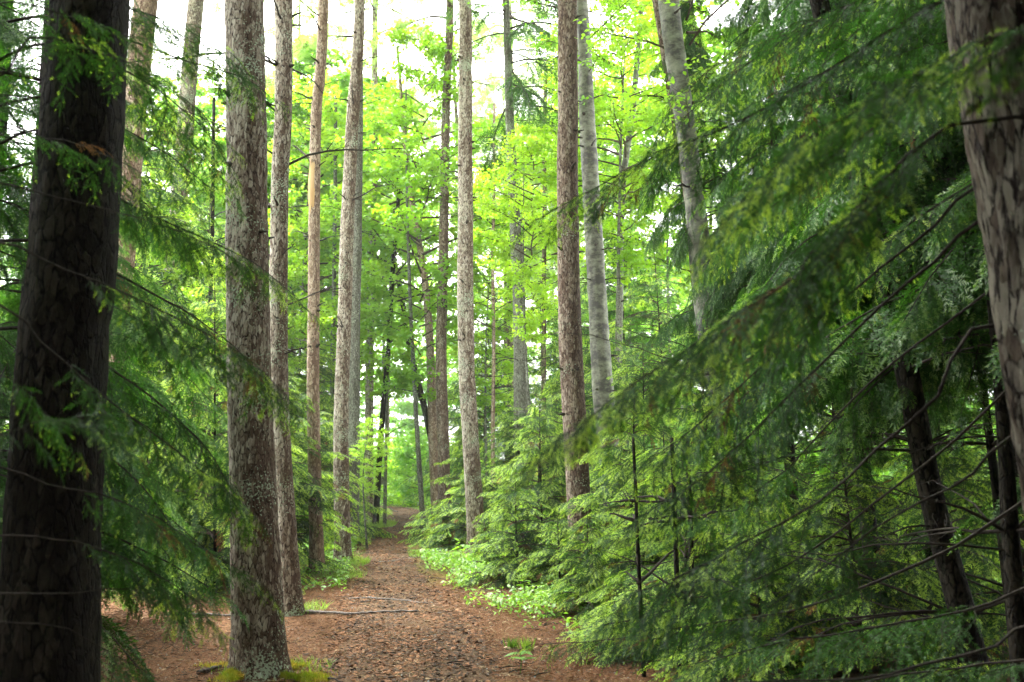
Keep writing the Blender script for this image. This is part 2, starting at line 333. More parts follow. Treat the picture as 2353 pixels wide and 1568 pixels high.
# near: single needles; mid: coarser needles; far: fronds
def wild_T(tws, n, tl, seed, drop):
    """a near spray: crooked axis, twigs of uneven length and angle, some missing, tips hanging"""
    g = np.random.default_rng(seed); mb = MB(); Ls = 0.42
    k = 9; xs = np.linspace(0, 1, k); lat = np.cumsum(g.normal(0, 0.022, k)) * Ls * 2; lat -= lat[0]
    A = np.stack([xs * Ls, lat, -drop * Ls * xs ** 2 + np.cumsum(g.normal(0, 0.006, k)) * Ls], -1)
    x = np.sort(g.uniform(0.06, 0.99, n)); side = np.where(np.arange(n) % 2 == 0, 1.0, -1.0)
    keep = g.random(n) > 0.12; x = x[keep]; side = side[keep]; n = len(x)
    c = np.stack([np.interp(x, xs, A[:, q]) for q in range(3)], -1)
    a = R(54) - R(24) * x + g.normal(0, 0.26, n)
    ln = tl * (0.4 + 0.9 * np.sin(np.pi * np.clip(0.2 + 0.7 * x, 0, 1))) * g.uniform(0.4, 1.35, n)
    d = np.stack([np.cos(a), side * np.sin(a), -g.uniform(0.0, 0.75, n)], -1)
    c = np.vstack([c, A[-1:]]); d = np.vstack([d, [[1, 0, -2 * drop]]]); ln = np.r_[ln, tl * 0.75]
    Rm = frames(d, np.tile([0, 0, 1.0], (n + 1, 1)) + g.normal(0, 0.4, (n + 1, 3))); pk = g.integers(0, len(tws), n + 1)
    for q, T in enumerate(tws): stamp(mb, T, Rm[pk == q], c[pk == q], ln[pk == q] / tl)
    tube(mb, A, np.linspace(0.0024, 0.001, k), 3, 2, cap=False); return mb.arrays()
near_new = [wild_T([twig_T(0.10, 34, 0.0145, 0.0025, nw, 10 + i, 0.2) for i, nw in enumerate((0.5, 0.25, 0.75, 0.0))], 25, 0.085, s, dr) for s, dr in ((1, .15), (2, .25), (3, .4), (21, .3), (22, .2))]
near_old = [wild_T([twig_T(0.10, 34, 0.0145, 0.0025, nw, 20 + i, 0.2) for i, nw in enumerate((0.0, 0.0, 0.15))], 25, 0.085, s, dr) for s, dr in ((4, .2), (5, .35), (6, .5), (23, .4), (24, .25))]
mid_new = [spray_T(0.42, [twig_T(0.12, 20, 0.024, 0.0075, nw, 30 + i) for i, nw in enumerate((0.5, 0.7, 0.4))], 15, 0.12, s, 0.2) for s in (7, 8, 9)]
mid_old = [spray_T(0.42, [twig_T(0.12, 20, 0.024, 0.0075, nw, 40 + i) for i, nw in enumerate((0.0, 0.0, 0.15))], 15, 0.12, s, 0.3) for s in (10, 11)]
far_new = [spray_T(0.45, [twig_far(0.14, 0.040, nw, 50 + i) for i, nw in enumerate((0.35, 0.5))], 11, 0.14, s, 0.2, 0.004) for s in (12, 13)]
far_old = [spray_T(0.45, [twig_far(0.14, 0.040, 0.0, 60 + i) for i in range(2)], 11, 0.14, s, 0.3, 0.004) for s in (14, 15)]
print('spray tris', len(near_new[0][1]), len(mid_new[0][1]), len(far_new[0][1]))

BROWN = {}
def browned(T):
    k = id(T)
    if k not in BROWN: BROWN[k] = (T[0], T[1], np.where(T[2] < 2, 3, T[2]))
    return BROWN[k]
def branch(mb, pts, r0, gap, Lmax, olds, news, pn, g, bare=0.15, hang=0.35, side=1.0, twigs=2, tipboost=1.0, under=0.15, dead=0.0):
    """a bough: curved limb with sprays left and right along it, hanging somewhat; new growth towards the tip"""
    P = np.asarray(pts, float); n = len(P)
    seg = np.linalg.norm(np.diff(P, axis=0), axis=1); L = seg.sum(); cum = np.r_[0, np.cumsum(seg)]
    tube(mb, P, r0 * (1 - 0.85 * np.linspace(0, 1, n)), 5, 2)
    K = max(3, int(L * (1 - bare) / gap)); u = bare + (1 - bare) * (np.arange(K) + g.uniform(0, 0.9, K)) / K; u = np.clip(u, 0, 0.995)
    q = u * L; C = np.stack([np.interp(q, cum, P[:, k]) for k in range(3)], -1)
    T = norm(np.stack([np.interp(np.minimum(q + 0.02, L), cum, P[:, k]) - np.interp(np.maximum(q - 0.02, 0), cum, P[:, k]) for k in range(3)], -1))
    S = norm(np.cross(T, [0, 0, 1.0])); sg = np.where(np.arange(K) % 2 == 0, 1.0, -1.0)[:, None]
    fw = g.uniform(0.55, 1.05, (K, 1)); hg = g.uniform(0.1, 1, (K, 1)) * hang
    D = S * sg * side * g.uniform(0.6, 1.0, (K, 1)) + T * fw + np.array([0, 0, -1.0]) * hg
    dn = g.random(K) < under
    D[dn] = T[dn] * 0.7 + np.array([0, 0, -0.8]) + S[dn] * g.normal(0, 0.4, (dn.sum(), 1))
    v = (u - bare) / (1 - bare)
    ln = Lmax * np.clip(0.35 + 1.1 * np.sin(np.pi * (0.15 + 0.68 * v)), 0.2, 1.3) * (1.05 - 0.55 * v) * g.uniform(0.7, 1.15, K)
    C = np.vstack([C, P[-1]]); D = np.vstack([D, T[-1:]]); ln = np.r_[ln, Lmax * 0.62]; v = np.r_[v, 1]
    up = np.array([0, 0, 1.0]) + g.normal(0, 0.25, (K + 1, 3)); Rm = frames(D, up)
    isn = g.random(K + 1) < pn * (0.12 + 0.5 * v + 1.6 * v ** 4) * tipboost
    isd = g.random(K + 1) < dead
    Ls = 0.43
    for grp, sel in ((news, isn), (olds, ~isn)):
        pick = g.integers(0, len(grp), K + 1)
        for k, Tm in enumerate(grp):
            i = sel & (pick == k) & ~isd; stamp(mb, Tm, Rm[i], C[i], ln[i] / Ls)
            i = sel & (pick == k) & isd; stamp(mb, browned(Tm), Rm[i], C[i], ln[i] / Ls * 0.75)

def conifer_mesh(name, mats, H, h0, Rb, dens, olds, news, pn, seed, droop=0.25, rise=0.25, gap=0.09, Lmax=0.4, r0=0.012, pw=0.8, hang=0.35, jit=0.15, az0=None, bare=0.15, dead=0.0):
    g = np.random.default_rng(seed); mb = MB()
    z = h0; 
    while z < H - 0.1:
        f = (z - h0) / (H - h0); Lb = Rb * (1 - f) ** pw + 0.12
        for k in range(int(dens)):
            a = g.uniform(0, 2 * math.pi); l = Lb * g.uniform(0.65, 1.12); zz = z + g.uniform(-jit, jit)
            d = np.array([math.cos(a), math.sin(a), 0]); s = np.linspace(0, 1, 7)[:, None]
            bend = np.array([-d[1], d[0], 0]) * g.normal(0, 0.10) * l
            rs = rise * (1 + f * 1.5) * g.uniform(0.5, 1.3); dr = droop * g.uniform(0.6, 1.5)
            P = np.array([0, 0, zz]) + d * l * s + bend * s ** 2 + np.array([0, 0, 1.0]) * l * (rs * s - (rs * 0.6 + dr) * s ** 2)
            branch(mb, P, r0 * (0.4 + l / max(Rb, 0.1)), gap, Lmax * (0.45 + 0.55 * l / max(Rb, .1)), olds, news, pn, g, bare=bare, hang=hang, dead=dead * (1.6 - 1.4 * f))
        z += (0.20 + 0.12 * g.random()) * (1.2 - 0.5 * f)
    # leader
    branch(mb, np.array([[0, 0, H - 0.35], [0, 0.01, H - 0.15], [0, 0, H + 0.12]]), 0.008, gap, Lmax * 0.3, news, news, 1, g, bare=0.1)
    me = mb.mesh(name, mats, smooth=False)
    print(name, len(me.polygons)); return me

# ------------------------------------------------------------------ trunks
def rough_bark(amp, seed, fz=6.0, ff=26.0):
    def f(P, D, rad):
        q = P[:, None] * [1, 1, 0] + D * 0.16 + P[:, None] * [0, 0, 1]
        a = vnoise(q * [ff, ff, fz] + seed * 7.1) * amp + vnoise(q * [ff * 2.2, ff * 2.2, fz * 3] + seed) * amp * 0.6
        b = vnoise(D * 1.3 + P[:, None] * [0, 0, 0.7] + seed * 3.3) * amp * 1.6
        return 1 + a + b
    return f
def trunk_mesh(name, pts, rads, mat, H, k=20, step=0.12, amp=0.03, seed=1, flare=0.5, extra=None):
    """pts/rads measured from the photograph, carried on in a straight line to height H; object origin at the foot"""
    P = np.array(pts, float); r = np.array(rads, float)
    base = P[-1].copy() if P[-1][2] < P[0][2] else P[0].copy()
    if P[0][2] > P[-1][2]: P = P[::-1]; r = r[::-1]
    # down to the ground
    gz = float(hills(P[0][0], P[0][1])) - 0.06
    d = (P[1] - P[0]) / (P[1][2] - P[0][2])
    if P[0][2] > gz + 0.02:
        P = np.vstack([P[0] + d * (gz - P[0][2]), P]); r = np.r_[r[0] * 1.04, r]
    if P[-1][2] < H:
        d = (P[-1] - P[0]) / (P[-1][2] - P[0][2]); rt = max(r[-1] * (1 - (H - P[-1][2]) / (H * 1.15)), r[-1] * 0.25)
        P = np.vstack([P, P[-1] + d * (H - P[-1][2])]); r = np.r_[r, rt]
    z = np.concatenate([np.arange(P[0][2], min(8.0, H), step), np.arange(min(8.0, H), H, step * 4), [H]])
    sp_ = spline(P, 160)
    C = np.stack([np.interp(z, sp_[:, 2], sp_[:, 0]), np.interp(z, sp_[:, 2], sp_[:, 1]), z], -1)
    C[:, :2] += np.stack([vnoise(np.stack([z * 0.45, z * 0 + seed, z * 0 + 5], -1)), vnoise(np.stack([z * 0.45, z * 0 + seed, z * 0 + 9], -1))], -1) * 0.018
    rr = np.interp(z, P[:, 2], r)
    rr = rr * (1 + flare * np.exp(-(z - z[0]) / 0.16) + 0.12 * flare * np.exp(-(z - z[0]) / 0.6))
    org = np.array([C[0][0], C[0][1], gz + 0.05])
    rb = rough_bark(amp, seed)
    def rf(Pp, D, rad):
        f = rb(Pp, D, rad)
        th = np.arctan2(D[..., 1], D[..., 0]); zz = Pp[:, None, 2] - gz
        return f * (1 + 0.16 * flare * 2 * np.exp(-zz / 0.22) * np.cos(th * 5 + seed))
    mb = MB(); tube(mb, C - org, rr, k, 0, rf)
    return mb.mesh(name, [mat], True), org, (z, C, rr)

def dead_branch_mesh(mat, L, seed, r=0.012, twiggy=True, up=0.1, snag=False):
    g = np.random.default_rng(seed); mb = MB(); s = np.linspace(0, 1, 7)
    P = np.stack([s * L, np.cumsum(g.normal(0, 0.04, 7)) * L * 0.6, L * (up * s - 0.15 * s ** 2) + np.cumsum(g.normal(0, 0.02, 7)) * L], -1); P[0] = [-0.03, 0, 0]
    tube(mb, P, r * (1 - 0.75 * s), 5, 0)
    if twiggy:
        for i in range(int(4 + L * 5)):
            u = g.uniform(0.2, 0.95); c = np.array([np.interp(u, s, P[:, k]) for k in range(3)]); l = L * g.uniform(0.1, 0.35) * (1.2 - u)
            d = norm(np.array([g.uniform(0.4, 1), g.choice([-1, 1]) * g.uniform(0.4, 1), g.uniform(-0.3, 0.5)]))
            q = np.linspace(0, 1, 4)[:, None]; T = c + d * l * q + np.array([0, 0, -0.12 * l]) * q ** 2 + g.normal(0, 0.01, (4, 3)) * q
            tube(mb, T, r * 0.38 * (1 - 0.6 * q[:, 0]), 3, 0)
    return mb.mesh('dead_branch', [mat], True)
stubs = [dead_branch_mesh(M['twig_dark'], l, 70 + i, (0.027, 0.023, 0.017, 0.013, 0.013, 0.015)[i], l > 0.3) for i, l in enumerate((0.07, 0.12, 0.2, 0.45, 0.8, 1.3))]
stubs_g = [dead_branch_mesh(M['twig_dark'], l, 80 + i, 0.009, True, 0.05) for i, l in enumerate((0.6, 1.1, 1.5, 1.9))]

# crowns of the tall pines: limbs with tufts of long needles
def tuft_T(seed, n=20, L=0.18, w=0.009):
    g = np.random.default_rng(seed); d = norm(g.normal(0, 1, (n, 3)) + [1.1, 0, 0.1]); c = g.normal(0, 0.03, (n, 3))
    wv = norm(np.cross(d, g.normal(0, 1, (n, 3)))) * w / 2; e = c + d * L * g.uniform(0.6, 1.1, (n, 1))
    V = np.stack([c - wv, c + wv, e], 1).reshape(-1, 3); F = np.arange(n * 3).reshape(-1, 3); return V, F, np.zeros(n, int)
tufts = [tuft_T(i) for i in range(4)]
def pine_crown(name, H0_, H1_, Rb, nb, seed):
    g = np.random.default_rng(seed); mb = MB()
    for i in range(nb):
        f = i / nb; z = H0_ + (H1_ - H0_) * f; a = i * 2.4 + g.normal(0, 0.3); l = Rb * (1 - f) ** 0.6 * g.uniform(0.6, 1.1) + 0.4
        d = np.array([math.cos(a), math.sin(a), 0]); s = np.linspace(0, 1, 7)[:, None]
        rs = g.uniform(0.0, 0.7); P = np.array([0, 0, z]) + d * l * s + np.array([0, 0, l]) * (rs * s - 0.55 * s ** 2) + np.cumsum(g.normal(0, 0.04, (7, 3)), 0) * l * 0.5
        tube(mb, P, 0.035 * (1 - 0.8 * s[:, 0]), 4, 1)
        ns = int(9 * l); 
        for k in range(ns):
            u = g.uniform(0.25, 1); c = np.array([np.interp(u, s[:, 0], P[:, j]) for j in range(3)])
            sd_ = norm(np.array([-d[1], d[0], 0]) * g.choice([-1, 1]) + d * g.uniform(0.2, 1) + [0, 0, g.uniform(-1.0, 0.3)]); ll = g.uniform(0.2, 0.9)
            q = np.linspace(0, 1, 3)[:, None]; tube(mb, c + sd_ * ll * q, 0.008, 3, 1, cap=False)
            nt_ = int(7 + 6 * ll); t = g.uniform(0.2, 1, nt_)[:, None]; C = c + sd_ * ll * t + g.normal(0, 0.12, (nt_, 3)) - np.array([0, 0, 0.25]) * t ** 2
            Rm = frames(norm(sd_ + g.normal(0, 0.5, (nt_, 3))), g.normal(0, 1, (nt_, 3)))
            pk = g.integers(0, 4, nt_)
            for j in range(4): stamp(mb, tufts[j], Rm[pk == j], C[pk == j], g.uniform(0.8, 1.3, (pk == j).sum()))
    me = mb.mesh(name, [M['pine_needle'], M['twig']]); print(name, len(me.polygons)); return me
pine_crowns = [pine_crown('pine_crown', 0, 6.5, 2.3, 20, 5), pine_crown('pine_crown', 0, 8, 2.6, 23, 6)]

# ------------------------------------------------------------------ broadleaf crowns
def leaf_T(kind):
    if kind == 'maple':
        o = [(0, 0), (0.28, 0.30), (0.22, 0.52), (0.55, 0.36), (1.0, 0.0), (0.55, -0.36), (0.22, -0.52), (0.28, -0.30)]
    else:
        o = [(0, 0), (0.2, 0.24), (0.5, 0.30), (0.8, 0.17), (1, 0), (0.8, -0.17), (0.5, -0.30), (0.2, -0.24)]
    V = np.array([[x, y, 0.16 * abs(y) - 0.18 * x * x] for x, y in o]); V = np.vstack([V, [0.4, 0, -0.03]])
    F = np.array([[8, i, (i + 1) % 8] for i in range(8)]); return V, F, np.zeros(8, int)
def leaf_S():
    V = np.array([[0, 0, 0], [0.45, 0.36, 0.04], [1, 0, -0.12], [0.45, -0.36, 0.04]]); return V, np.array([[0, 2, 1], [0, 3, 2]]), np.zeros(2, int)
LM, LO, LS = leaf_T('maple'), leaf_T('oval'), leaf_S()
def broad_crown(name, mat, H0_, H1_, Rb, nl, leafT, size, seed, per=9, stems=None, top_pw=0.5, wood='twig', flatness=0.35, mid=0.4):
    """limbs leave the stem and fan out; leaves hang in loose flat layers along their twigs"""
    g = np.random.default_rng(seed); mb = MB(); C = []; D = []
    for i in range(nl):
        f = (i + g.random()) / nl; z = H0_ + (H1_ - H0_) * f; a = i * 2.4 + g.normal(0, 0.5)
        prof = (math.sin(math.pi * min(1, (f * (1 - mid) / mid if f < mid else 1) * 0.5)) if f < mid else ((1 - f) / (1 - mid)) ** top_pw)
        l = Rb * max(prof, 0.25) * g.uniform(0.6, 1.1)
        d = np.array([math.cos(a), math.sin(a), 0]); s = np.linspace(0, 1, 6)[:, None]; ri = g.uniform(0.25, 0.7)
        P = np.array([0, 0, z]) + d * l * s + np.array([0, 0, l]) * (ri * s - 0.3 * ri * s ** 2) + np.cumsum(g.normal(0, 0.03, (6, 3)), 0) * l * 0.6
        tube(mb, P, (0.010 + 0.008 * l) * (1 - 0.8 * s[:, 0]), 4, 1)
        for k in range(int(5 + l * 5)):
            u = g.uniform(0.2, 1) ** 0.8; c = np.array([np.interp(u, s[:, 0], P[:, j]) for j in range(3)]); ll = g.uniform(0.25, 0.75) * (0.5 + 0.3 * l)
            sd_ = norm(np.array([-d[1], d[0], 0]) * g.normal(0, 1) + d * g.uniform(0.1, 1) + [0, 0, g.uniform(-0.15, 0.35)])
            q = np.linspace(0, 1, 4)[:, None]; T = c + sd_ * ll * q - np.array([0, 0, 0.12 * ll]) * q ** 2
            tube(mb, T, 0.004 * (1.2 - q[:, 0]), 3, 1, cap=False)
            n = int(per * (0.5 + ll)); t = g.uniform(0.15, 1.05, n)[:, None]
            C.append(c + sd_ * ll * t + g.normal(0, 0.07, (n, 3)) * [1, 1, 0.7]); D.append(sd_ * 0.5 + g.normal(0, 0.7, (n, 3)) * [1, 1, flatness] - [0, 0, 0.25])
    C = np.vstack(C); D = np.vstack(D); up = np.array([0, 0, 1.0]) + g.normal(0, 0.4, C.shape)
    stamp(mb, leafT, frames(D, up), C, g.uniform(0.7, 1.2, len(C)) * size)
    me = mb.mesh(name, [M[mat], M[wood]]); print(name, len(me.polygons)); return me

# ------------------------------------------------------------------ the ground and the path
PATH = [(0.12, -8), (0.0, 0), (-0.35, 4)]
for px, py in ((945, 1568), (935, 1450), (918, 1380), (902, 1320), (890, 1270), (897, 1230), (914, 1195), (930, 1172)):
    a = (px - CX) / FPX; b = (CY - py) / FPX; t = -CAM[2] / (sp + b * cp); PATH.append((a * t, t * (cp - b * sp)))
PATH += [(PATH[-1][0] - 1.6, PATH[-1][1] + 2.6), (PATH[-1][0] - 6, PATH[-1][1] + 4.6), (PATH[-1][0] - 18, PATH[-1][1] + 6)]
PATH = np.array(PATH); print('PATH', PATH.round(2).tolist())
PS = spline(np.c_[PATH, np.zeros(len(PATH))], 260)[:, :2]
def path_dist(x, y):
    x = np.asarray(x, float).ravel(); y = np.asarray(y, float).ravel(); out = np.full(len(x), 1e9)
    for s in range(0, len(x), 20000):
        d = (x[s:s + 20000, None] - PS[None, :, 0]) ** 2 + (y[s:s + 20000, None] - PS[None, :, 1]) ** 2; out[s:s + 20000] = np.sqrt(d.min(1))
    return out
def path_x(y): return np.interp(y, PS[:, 1], PS[:, 0])

def ground_mat():
    m, nt = new_mat('forest_floor'); L = nt.links.new
    tc = N(nt, 'ShaderNodeTexCoord')
    n1 = N(nt, 'ShaderNodeTexNoise', i_Scale=70.0, i_Detail=8.0, i_Roughness=0.75); L(tc.outputs['Object'], n1.inputs['Vector'])
    n2 = N(nt, 'ShaderNodeTexNoise', i_Scale=1.3, i_Detail=4.0, i_Roughness=0.6); L(tc.outputs['Object'], n2.inputs['Vector'])
    cr = N(nt, 'ShaderNodeValToRGB'); e = cr.color_ramp.elements; e[0].position = 0.34; e[0].color = (0.0217, 0.0157, 0.0123, 1); e[1].position = 0.68; e[1].color = (0.1738, 0.1058, 0.0560, 1)
    x = e.new(0.5); x.color = (0.0869, 0.0460, 0.0224, 1); L(n1.outputs[0], cr.inputs[0])
    mr = N(nt, 'ShaderNodeMapRange'); L(n2.outputs[0], mr.inputs[0]); mr.inputs[1].default_value = 0.3; mr.inputs[2].default_value = 0.7
    mx = N(nt, 'ShaderNodeMix', data_type='RGBA', blend_type='MULTIPLY'); mx.inputs[0].default_value = 0.5; L(cr.outputs[0], mx.inputs[6])
    c2 = N(nt, 'ShaderNodeValToRGB'); c2.color_ramp.elements[0].color = (0.6, 0.5, 0.45, 1); c2.color_ramp.elements[1].color = (1.3, 1.1, 0.95, 1); L(mr.outputs[0], c2.inputs[0]); L(c2.outputs[0], mx.inputs[7])
    # away from the trail the floor is green with moss and seedlings
    sx = N(nt, 'ShaderNodeSeparateXYZ'); L(tc.outputs['Object'], sx.inputs[0])
    gy = N(nt, 'ShaderNodeMapRange'); L(sx.outputs[1], gy.inputs[0]); gy.inputs[1].default_value = 13; gy.inputs[2].default_value = 20
    n3 = N(nt, 'ShaderNodeTexNoise', i_Scale=4.0, i_Detail=4.0); L(tc.outputs['Object'], n3.inputs['Vector'])
    gm = N(nt, 'ShaderNodeMath', operation='MULTIPLY'); L(gy.outputs[0], gm.inputs[0]); gr = N(nt, 'ShaderNodeMapRange'); L(n3.outputs[0], gr.inputs[0]); gr.inputs[1].default_value = 0.35; gr.inputs[2].default_value = 0.5; L(gr.outputs[0], gm.inputs[1])
    m2 = N(nt, 'ShaderNodeMix', data_type='RGBA'); L(gm.outputs[0], m2.inputs[0]); L(mx.outputs[2], m2.inputs[6]); m2.inputs[7].default_value = (0.09, 0.17, 0.02, 1)
    bp = N(nt, 'ShaderNodeBump', i_Strength=0.8, i_Distance=0.03); L(n1.outputs[0], bp.inputs['Height'])
    p = N(nt, 'ShaderNodeBsdfPrincipled', i_Roughness=0.9); p.inputs['Specular IOR Level'].default_value = 0.04; L(m2.outputs[2], p.inputs['Base Color']); L(bp.outputs[0], p.inputs['Normal'])
    o = N(nt, 'ShaderNodeOutputMaterial'); L(p.outputs[0], o.inputs[0]); return m
def path_mat():
    m, nt = new_mat('trail_soil'); L = nt.links.new
    tc = N(nt, 'ShaderNodeTexCoord')
    n1 = N(nt, 'ShaderNodeTexNoise', i_Scale=85.0, i_Detail=8.0, i_Roughness=0.78); L(tc.outputs['Object'], n1.inputs['Vector'])
    n2 = N(nt, 'ShaderNodeTexNoise', i_Scale=0.9, i_Detail=4.0); L(tc.outputs['Object'], n2.inputs['Vector'])
    cr = N(nt, 'ShaderNodeValToRGB'); e = cr.color_ramp.elements; e[0].position = 0.36; e[0].color = (0.0349, 0.0301, 0.0211, 1); e[1].position = 0.68; e[1].color = (0.1231, 0.0847, 0.0531, 1)
    x = e.new(0.5); x.color = (0.0615, 0.0387, 0.0224, 1); L(n1.outputs[0], cr.inputs[0])
    mx = N(nt, 'ShaderNodeMix', data_type='RGBA', blend_type='MULTIPLY'); mx.inputs[0].default_value = 0.6; L(cr.outputs[0], mx.inputs[6])
    c2 = N(nt, 'ShaderNodeValToRGB'); c2.color_ramp.elements[0].position = 0.35; c2.color_ramp.elements[1].position = 0.65
    c2.color_ramp.elements[0].color = (0.65, 0.6, 0.6, 1); c2.color_ramp.elements[1].color = (1.2, 1.1, 1.0, 1); L(n2.outputs[0], c2.inputs[0]); L(c2.outputs[0], mx.inputs[7])
    bp = N(nt, 'ShaderNodeBump', i_Strength=0.7, i_Distance=0.02); L(n1.outputs[0], bp.inputs['Height'])
    p = N(nt, 'ShaderNodeBsdfPrincipled', i_Roughness=0.9); p.inputs['Specular IOR Level'].default_value = 0.04; L(mx.outputs[2], p.inputs['Base Color']); L(bp.outputs[0], p.inputs['Normal'])
    o = N(nt, 'ShaderNodeOutputMaterial'); L(p.outputs[0], o.inputs[0]); return m

def grid_axis(lo, fine_lo, fine_hi, hi, df, dc):
    return np.r_[np.linspace(lo, fine_lo, int((fine_lo - lo) / dc))[:-1], np.arange(fine_lo, fine_hi, df), np.linspace(fine_hi, hi, int((hi - fine_hi) / dc))]
gx = grid_axis(-300, -8, 10, 300, 0.12, 12); gy_ = grid_axis(-40, 2, 45, 400, 0.15, 12)
X, Yg = np.meshgrid(gx, gy_); Z = hills(X, Yg)
V = np.stack([X, Yg, Z], -1).reshape(-1, 3); nx = len(gx); ny = len(gy_)
i = (np.arange(ny - 1)[:, None] * nx + np.arange(nx - 1)[None]).ravel()
F = np.concatenate([np.stack([i, i + 1, i + nx + 1], -1), np.stack([i, i + nx + 1, i + nx], -1)])
tag(link('ground', raw_mesh('ground', V, F, np.zeros(len(F), int), [ground_mat()], True)), 'rusty needle covered forest floor on both sides of the path', None, None, 'structure')
# path strip, ragged edges
tp = norm(np.gradient(PS, axis=0)); nn_ = np.stack([-tp[:, 1], tp[:, 0]], -1); Vp = []; KW = 9
for q, (c, n2_) in enumerate(zip(PS, nn_)):
    hw = np.interp(c[1], [0, 7, 10, 14, 18, 30, 45], [0.8, 0.72, 0.6, 0.45, 0.45, 0.5, 0.6])
    for j in range(KW):
        u = -1 + 2 * j / (KW - 1); w = hw * u
        if j in (0, KW - 1): w += float(vnoise([c[1] * 3, j, 1])) * 0.10
        x, y = c + n2_ * w; e = 0.012 if 0 < j < KW - 1 else -0.01
        Vp.append([x, y, float(hills(x, y)) + e])
Vp = np.array(Vp); n_ = len(PS); i = (np.arange(n_ - 1)[:, None] * KW + np.arange(KW - 1)[None]).ravel()
F = np.concatenate([np.stack([i, i + KW, i + KW + 1], -1), np.stack([i, i + KW + 1, i + 1], -1)])
tag(link('path', raw_mesh('path', Vp, F, np.zeros(len(F), int), [path_mat()], True)), 'trodden brown footpath running away between the trees', None, None, 'structure')

# litter: bark flakes, dead leaves and needles lying loose
litter_mats = [plain('litter_rust', (0.0924, 0.0450, 0.0225), (0.1767, 0.0899, 0.0452), 3), plain('litter_tan', (0.1607, 0.1175, 0.0678), (0.2571, 0.1940, 0.1187), 3),
               plain('litter_dark', (0.0226, 0.0173, 0.0124), (0.0603, 0.0418, 0.0271), 3), plain('litter_grey', (0.1044, 0.1175, 0.1130), (0.1688, 0.1940, 0.1864), 3)]
def flakes(n, y0, y1, xs, size, g, thin=False, seedp=None):
    Y = y0 * (y1 / y0) ** g.random(n); X_ = path_x(Y) + g.uniform(xs[0], xs[1], n)
    kk = vnoise(np.stack([X_ * 2.2, Y * 1.6, X_ * 0 + m_], -1)) + g.normal(0, 0.35, n) > -0.25; X_, Y = X_[kk], Y[kk]; n = len(X_)
    c = np.stack([X_, Y, hills(X_, Y) + 0.014 + g.random(n) * 0.006], -1)
    d = np.stack([*np.array([np.cos(a := g.uniform(0, 6.283, n)), np.sin(a)]), g.normal(0, 0.22, n)], -1); up = np.array([0, 0, 1.0]) + g.normal(0, 0.3, (n, 3))
    return frames(d, up), c, size * g.uniform(0.5, 1.5, n)
g = np.random.default_rng(91); mb = MB()
fl = (np.array([[-.5, -.3, 0], [.45, -.34, .08], [.55, .25, 0.02], [-.35, .36, .10], [0, 0, 0.16]]), np.array([[0, 1, 4], [1, 2, 4], [2, 3, 4], [3, 0, 4]]), np.zeros(4, int))
nd = (np.array([[-.5, -.03, 0], [.5, -.02, .02], [.5, .03, .02], [-.5, .03, 0], [0, 0, .1]]), np.array([[0, 1, 4], [1, 2, 4], [2, 3, 4], [3, 0, 4]]), np.zeros(4, int))
for n, T, sz, m_, xs, y1 in ((52000, fl, 0.011, 0, (-2.8, 2.2), 26), (14000, fl, 0.010, 1, (-2.4, 2.0), 26), (40000, fl, 0.011, 2, (-2.6, 2.2), 26), (9000, fl, 0.014, 2, (1.5, 5.5), 26), (5000, fl, 0.014, 0, (1.5, 5.5), 26), (3500, fl, 0.013, 3, (-2, 1.8), 26),
                     (50000, nd, 0.045, 0, (-3.4, 2.4), 26), (7000, nd, 0.055, 1, (-3.0, 2.2), 26), (22000, nd, 0.05, 2, (-3, 2.2), 26), (260, fl, 0.035, 1, (-2, 3.4), 26), (500, fl, 0.035, 0, (-2, 3.6), 26), (700, fl, 0.035, 2, (-1, 3.6), 26), (26000, nd, 0.05, 0, (-6.0, -2.0), 26), (14000, nd, 0.05, 2, (-6.0, -2.0), 26), (6000, nd, 0.05, 1, (-6.0, -2.0), 26), (14000, fl, 0.013, 2, (-6.0, -2.0), 26), (8000, fl, 0.013, 1, (-6.0, -2.0), 26), (9000, fl, 0.03, 0, (-0.7, 0.7), 45), (9000, fl, 0.03, 2, (-0.7, 0.7), 45)):
    Rm, c, s = flakes(n, 5.0, y1, xs, sz, g); T2 = (T[0], T[1], np.full(len(T[1]), m_)); stamp(mb, T2, Rm, c, s)
tag(link('litter', mb.mesh('litter', litter_mats)), 'loose rusty needles and bark flakes scattered over path and floor', 'litter', None, 'stuff')

# ------------------------------------------------------------------ ground cover
def patch(mb, n, area, T, size, g, m=0, tilt=0.5, lift=0.05, keep=None):
    x = g.uniform(area[0], area[1], n); y = g.uniform(area[2], area[3], n)
    d = path_dist(x, y); k = d > area[4]
    if keep is not None: k &= keep(x, y)
    k &= vnoise(np.stack([x * 1.1, y * 1.1, x * 0 + 3], -1)) > (area[5] if len(area) > 5 else -0.6)
    x, y = x[k], y[k]; n = len(x)
    c = np.stack([x, y, hills(x, y) + g.uniform(0.02, lift, n)], -1)
    a = g.uniform(0, 6.283, n); D = np.stack([np.cos(a), np.sin(a), g.normal(0.1, tilt, n)], -1)
    stamp(mb, (T[0], T[1], np.full(len(T[1]), m)), frames(D, np.array([0, 0, 1.0]) + g.normal(0, 0.3, (n, 3))), c, size * g.uniform(0.6, 1.3, n))
blade = (np.array([[0, -.03, 0], [0, .03, 0], [.5, .02, .03], [.5, -.02, .03], [1, 0, -.12]]), np.array([[0, 1, 2], [0, 2, 3], [3, 2, 4]]), np.zeros(3, int))
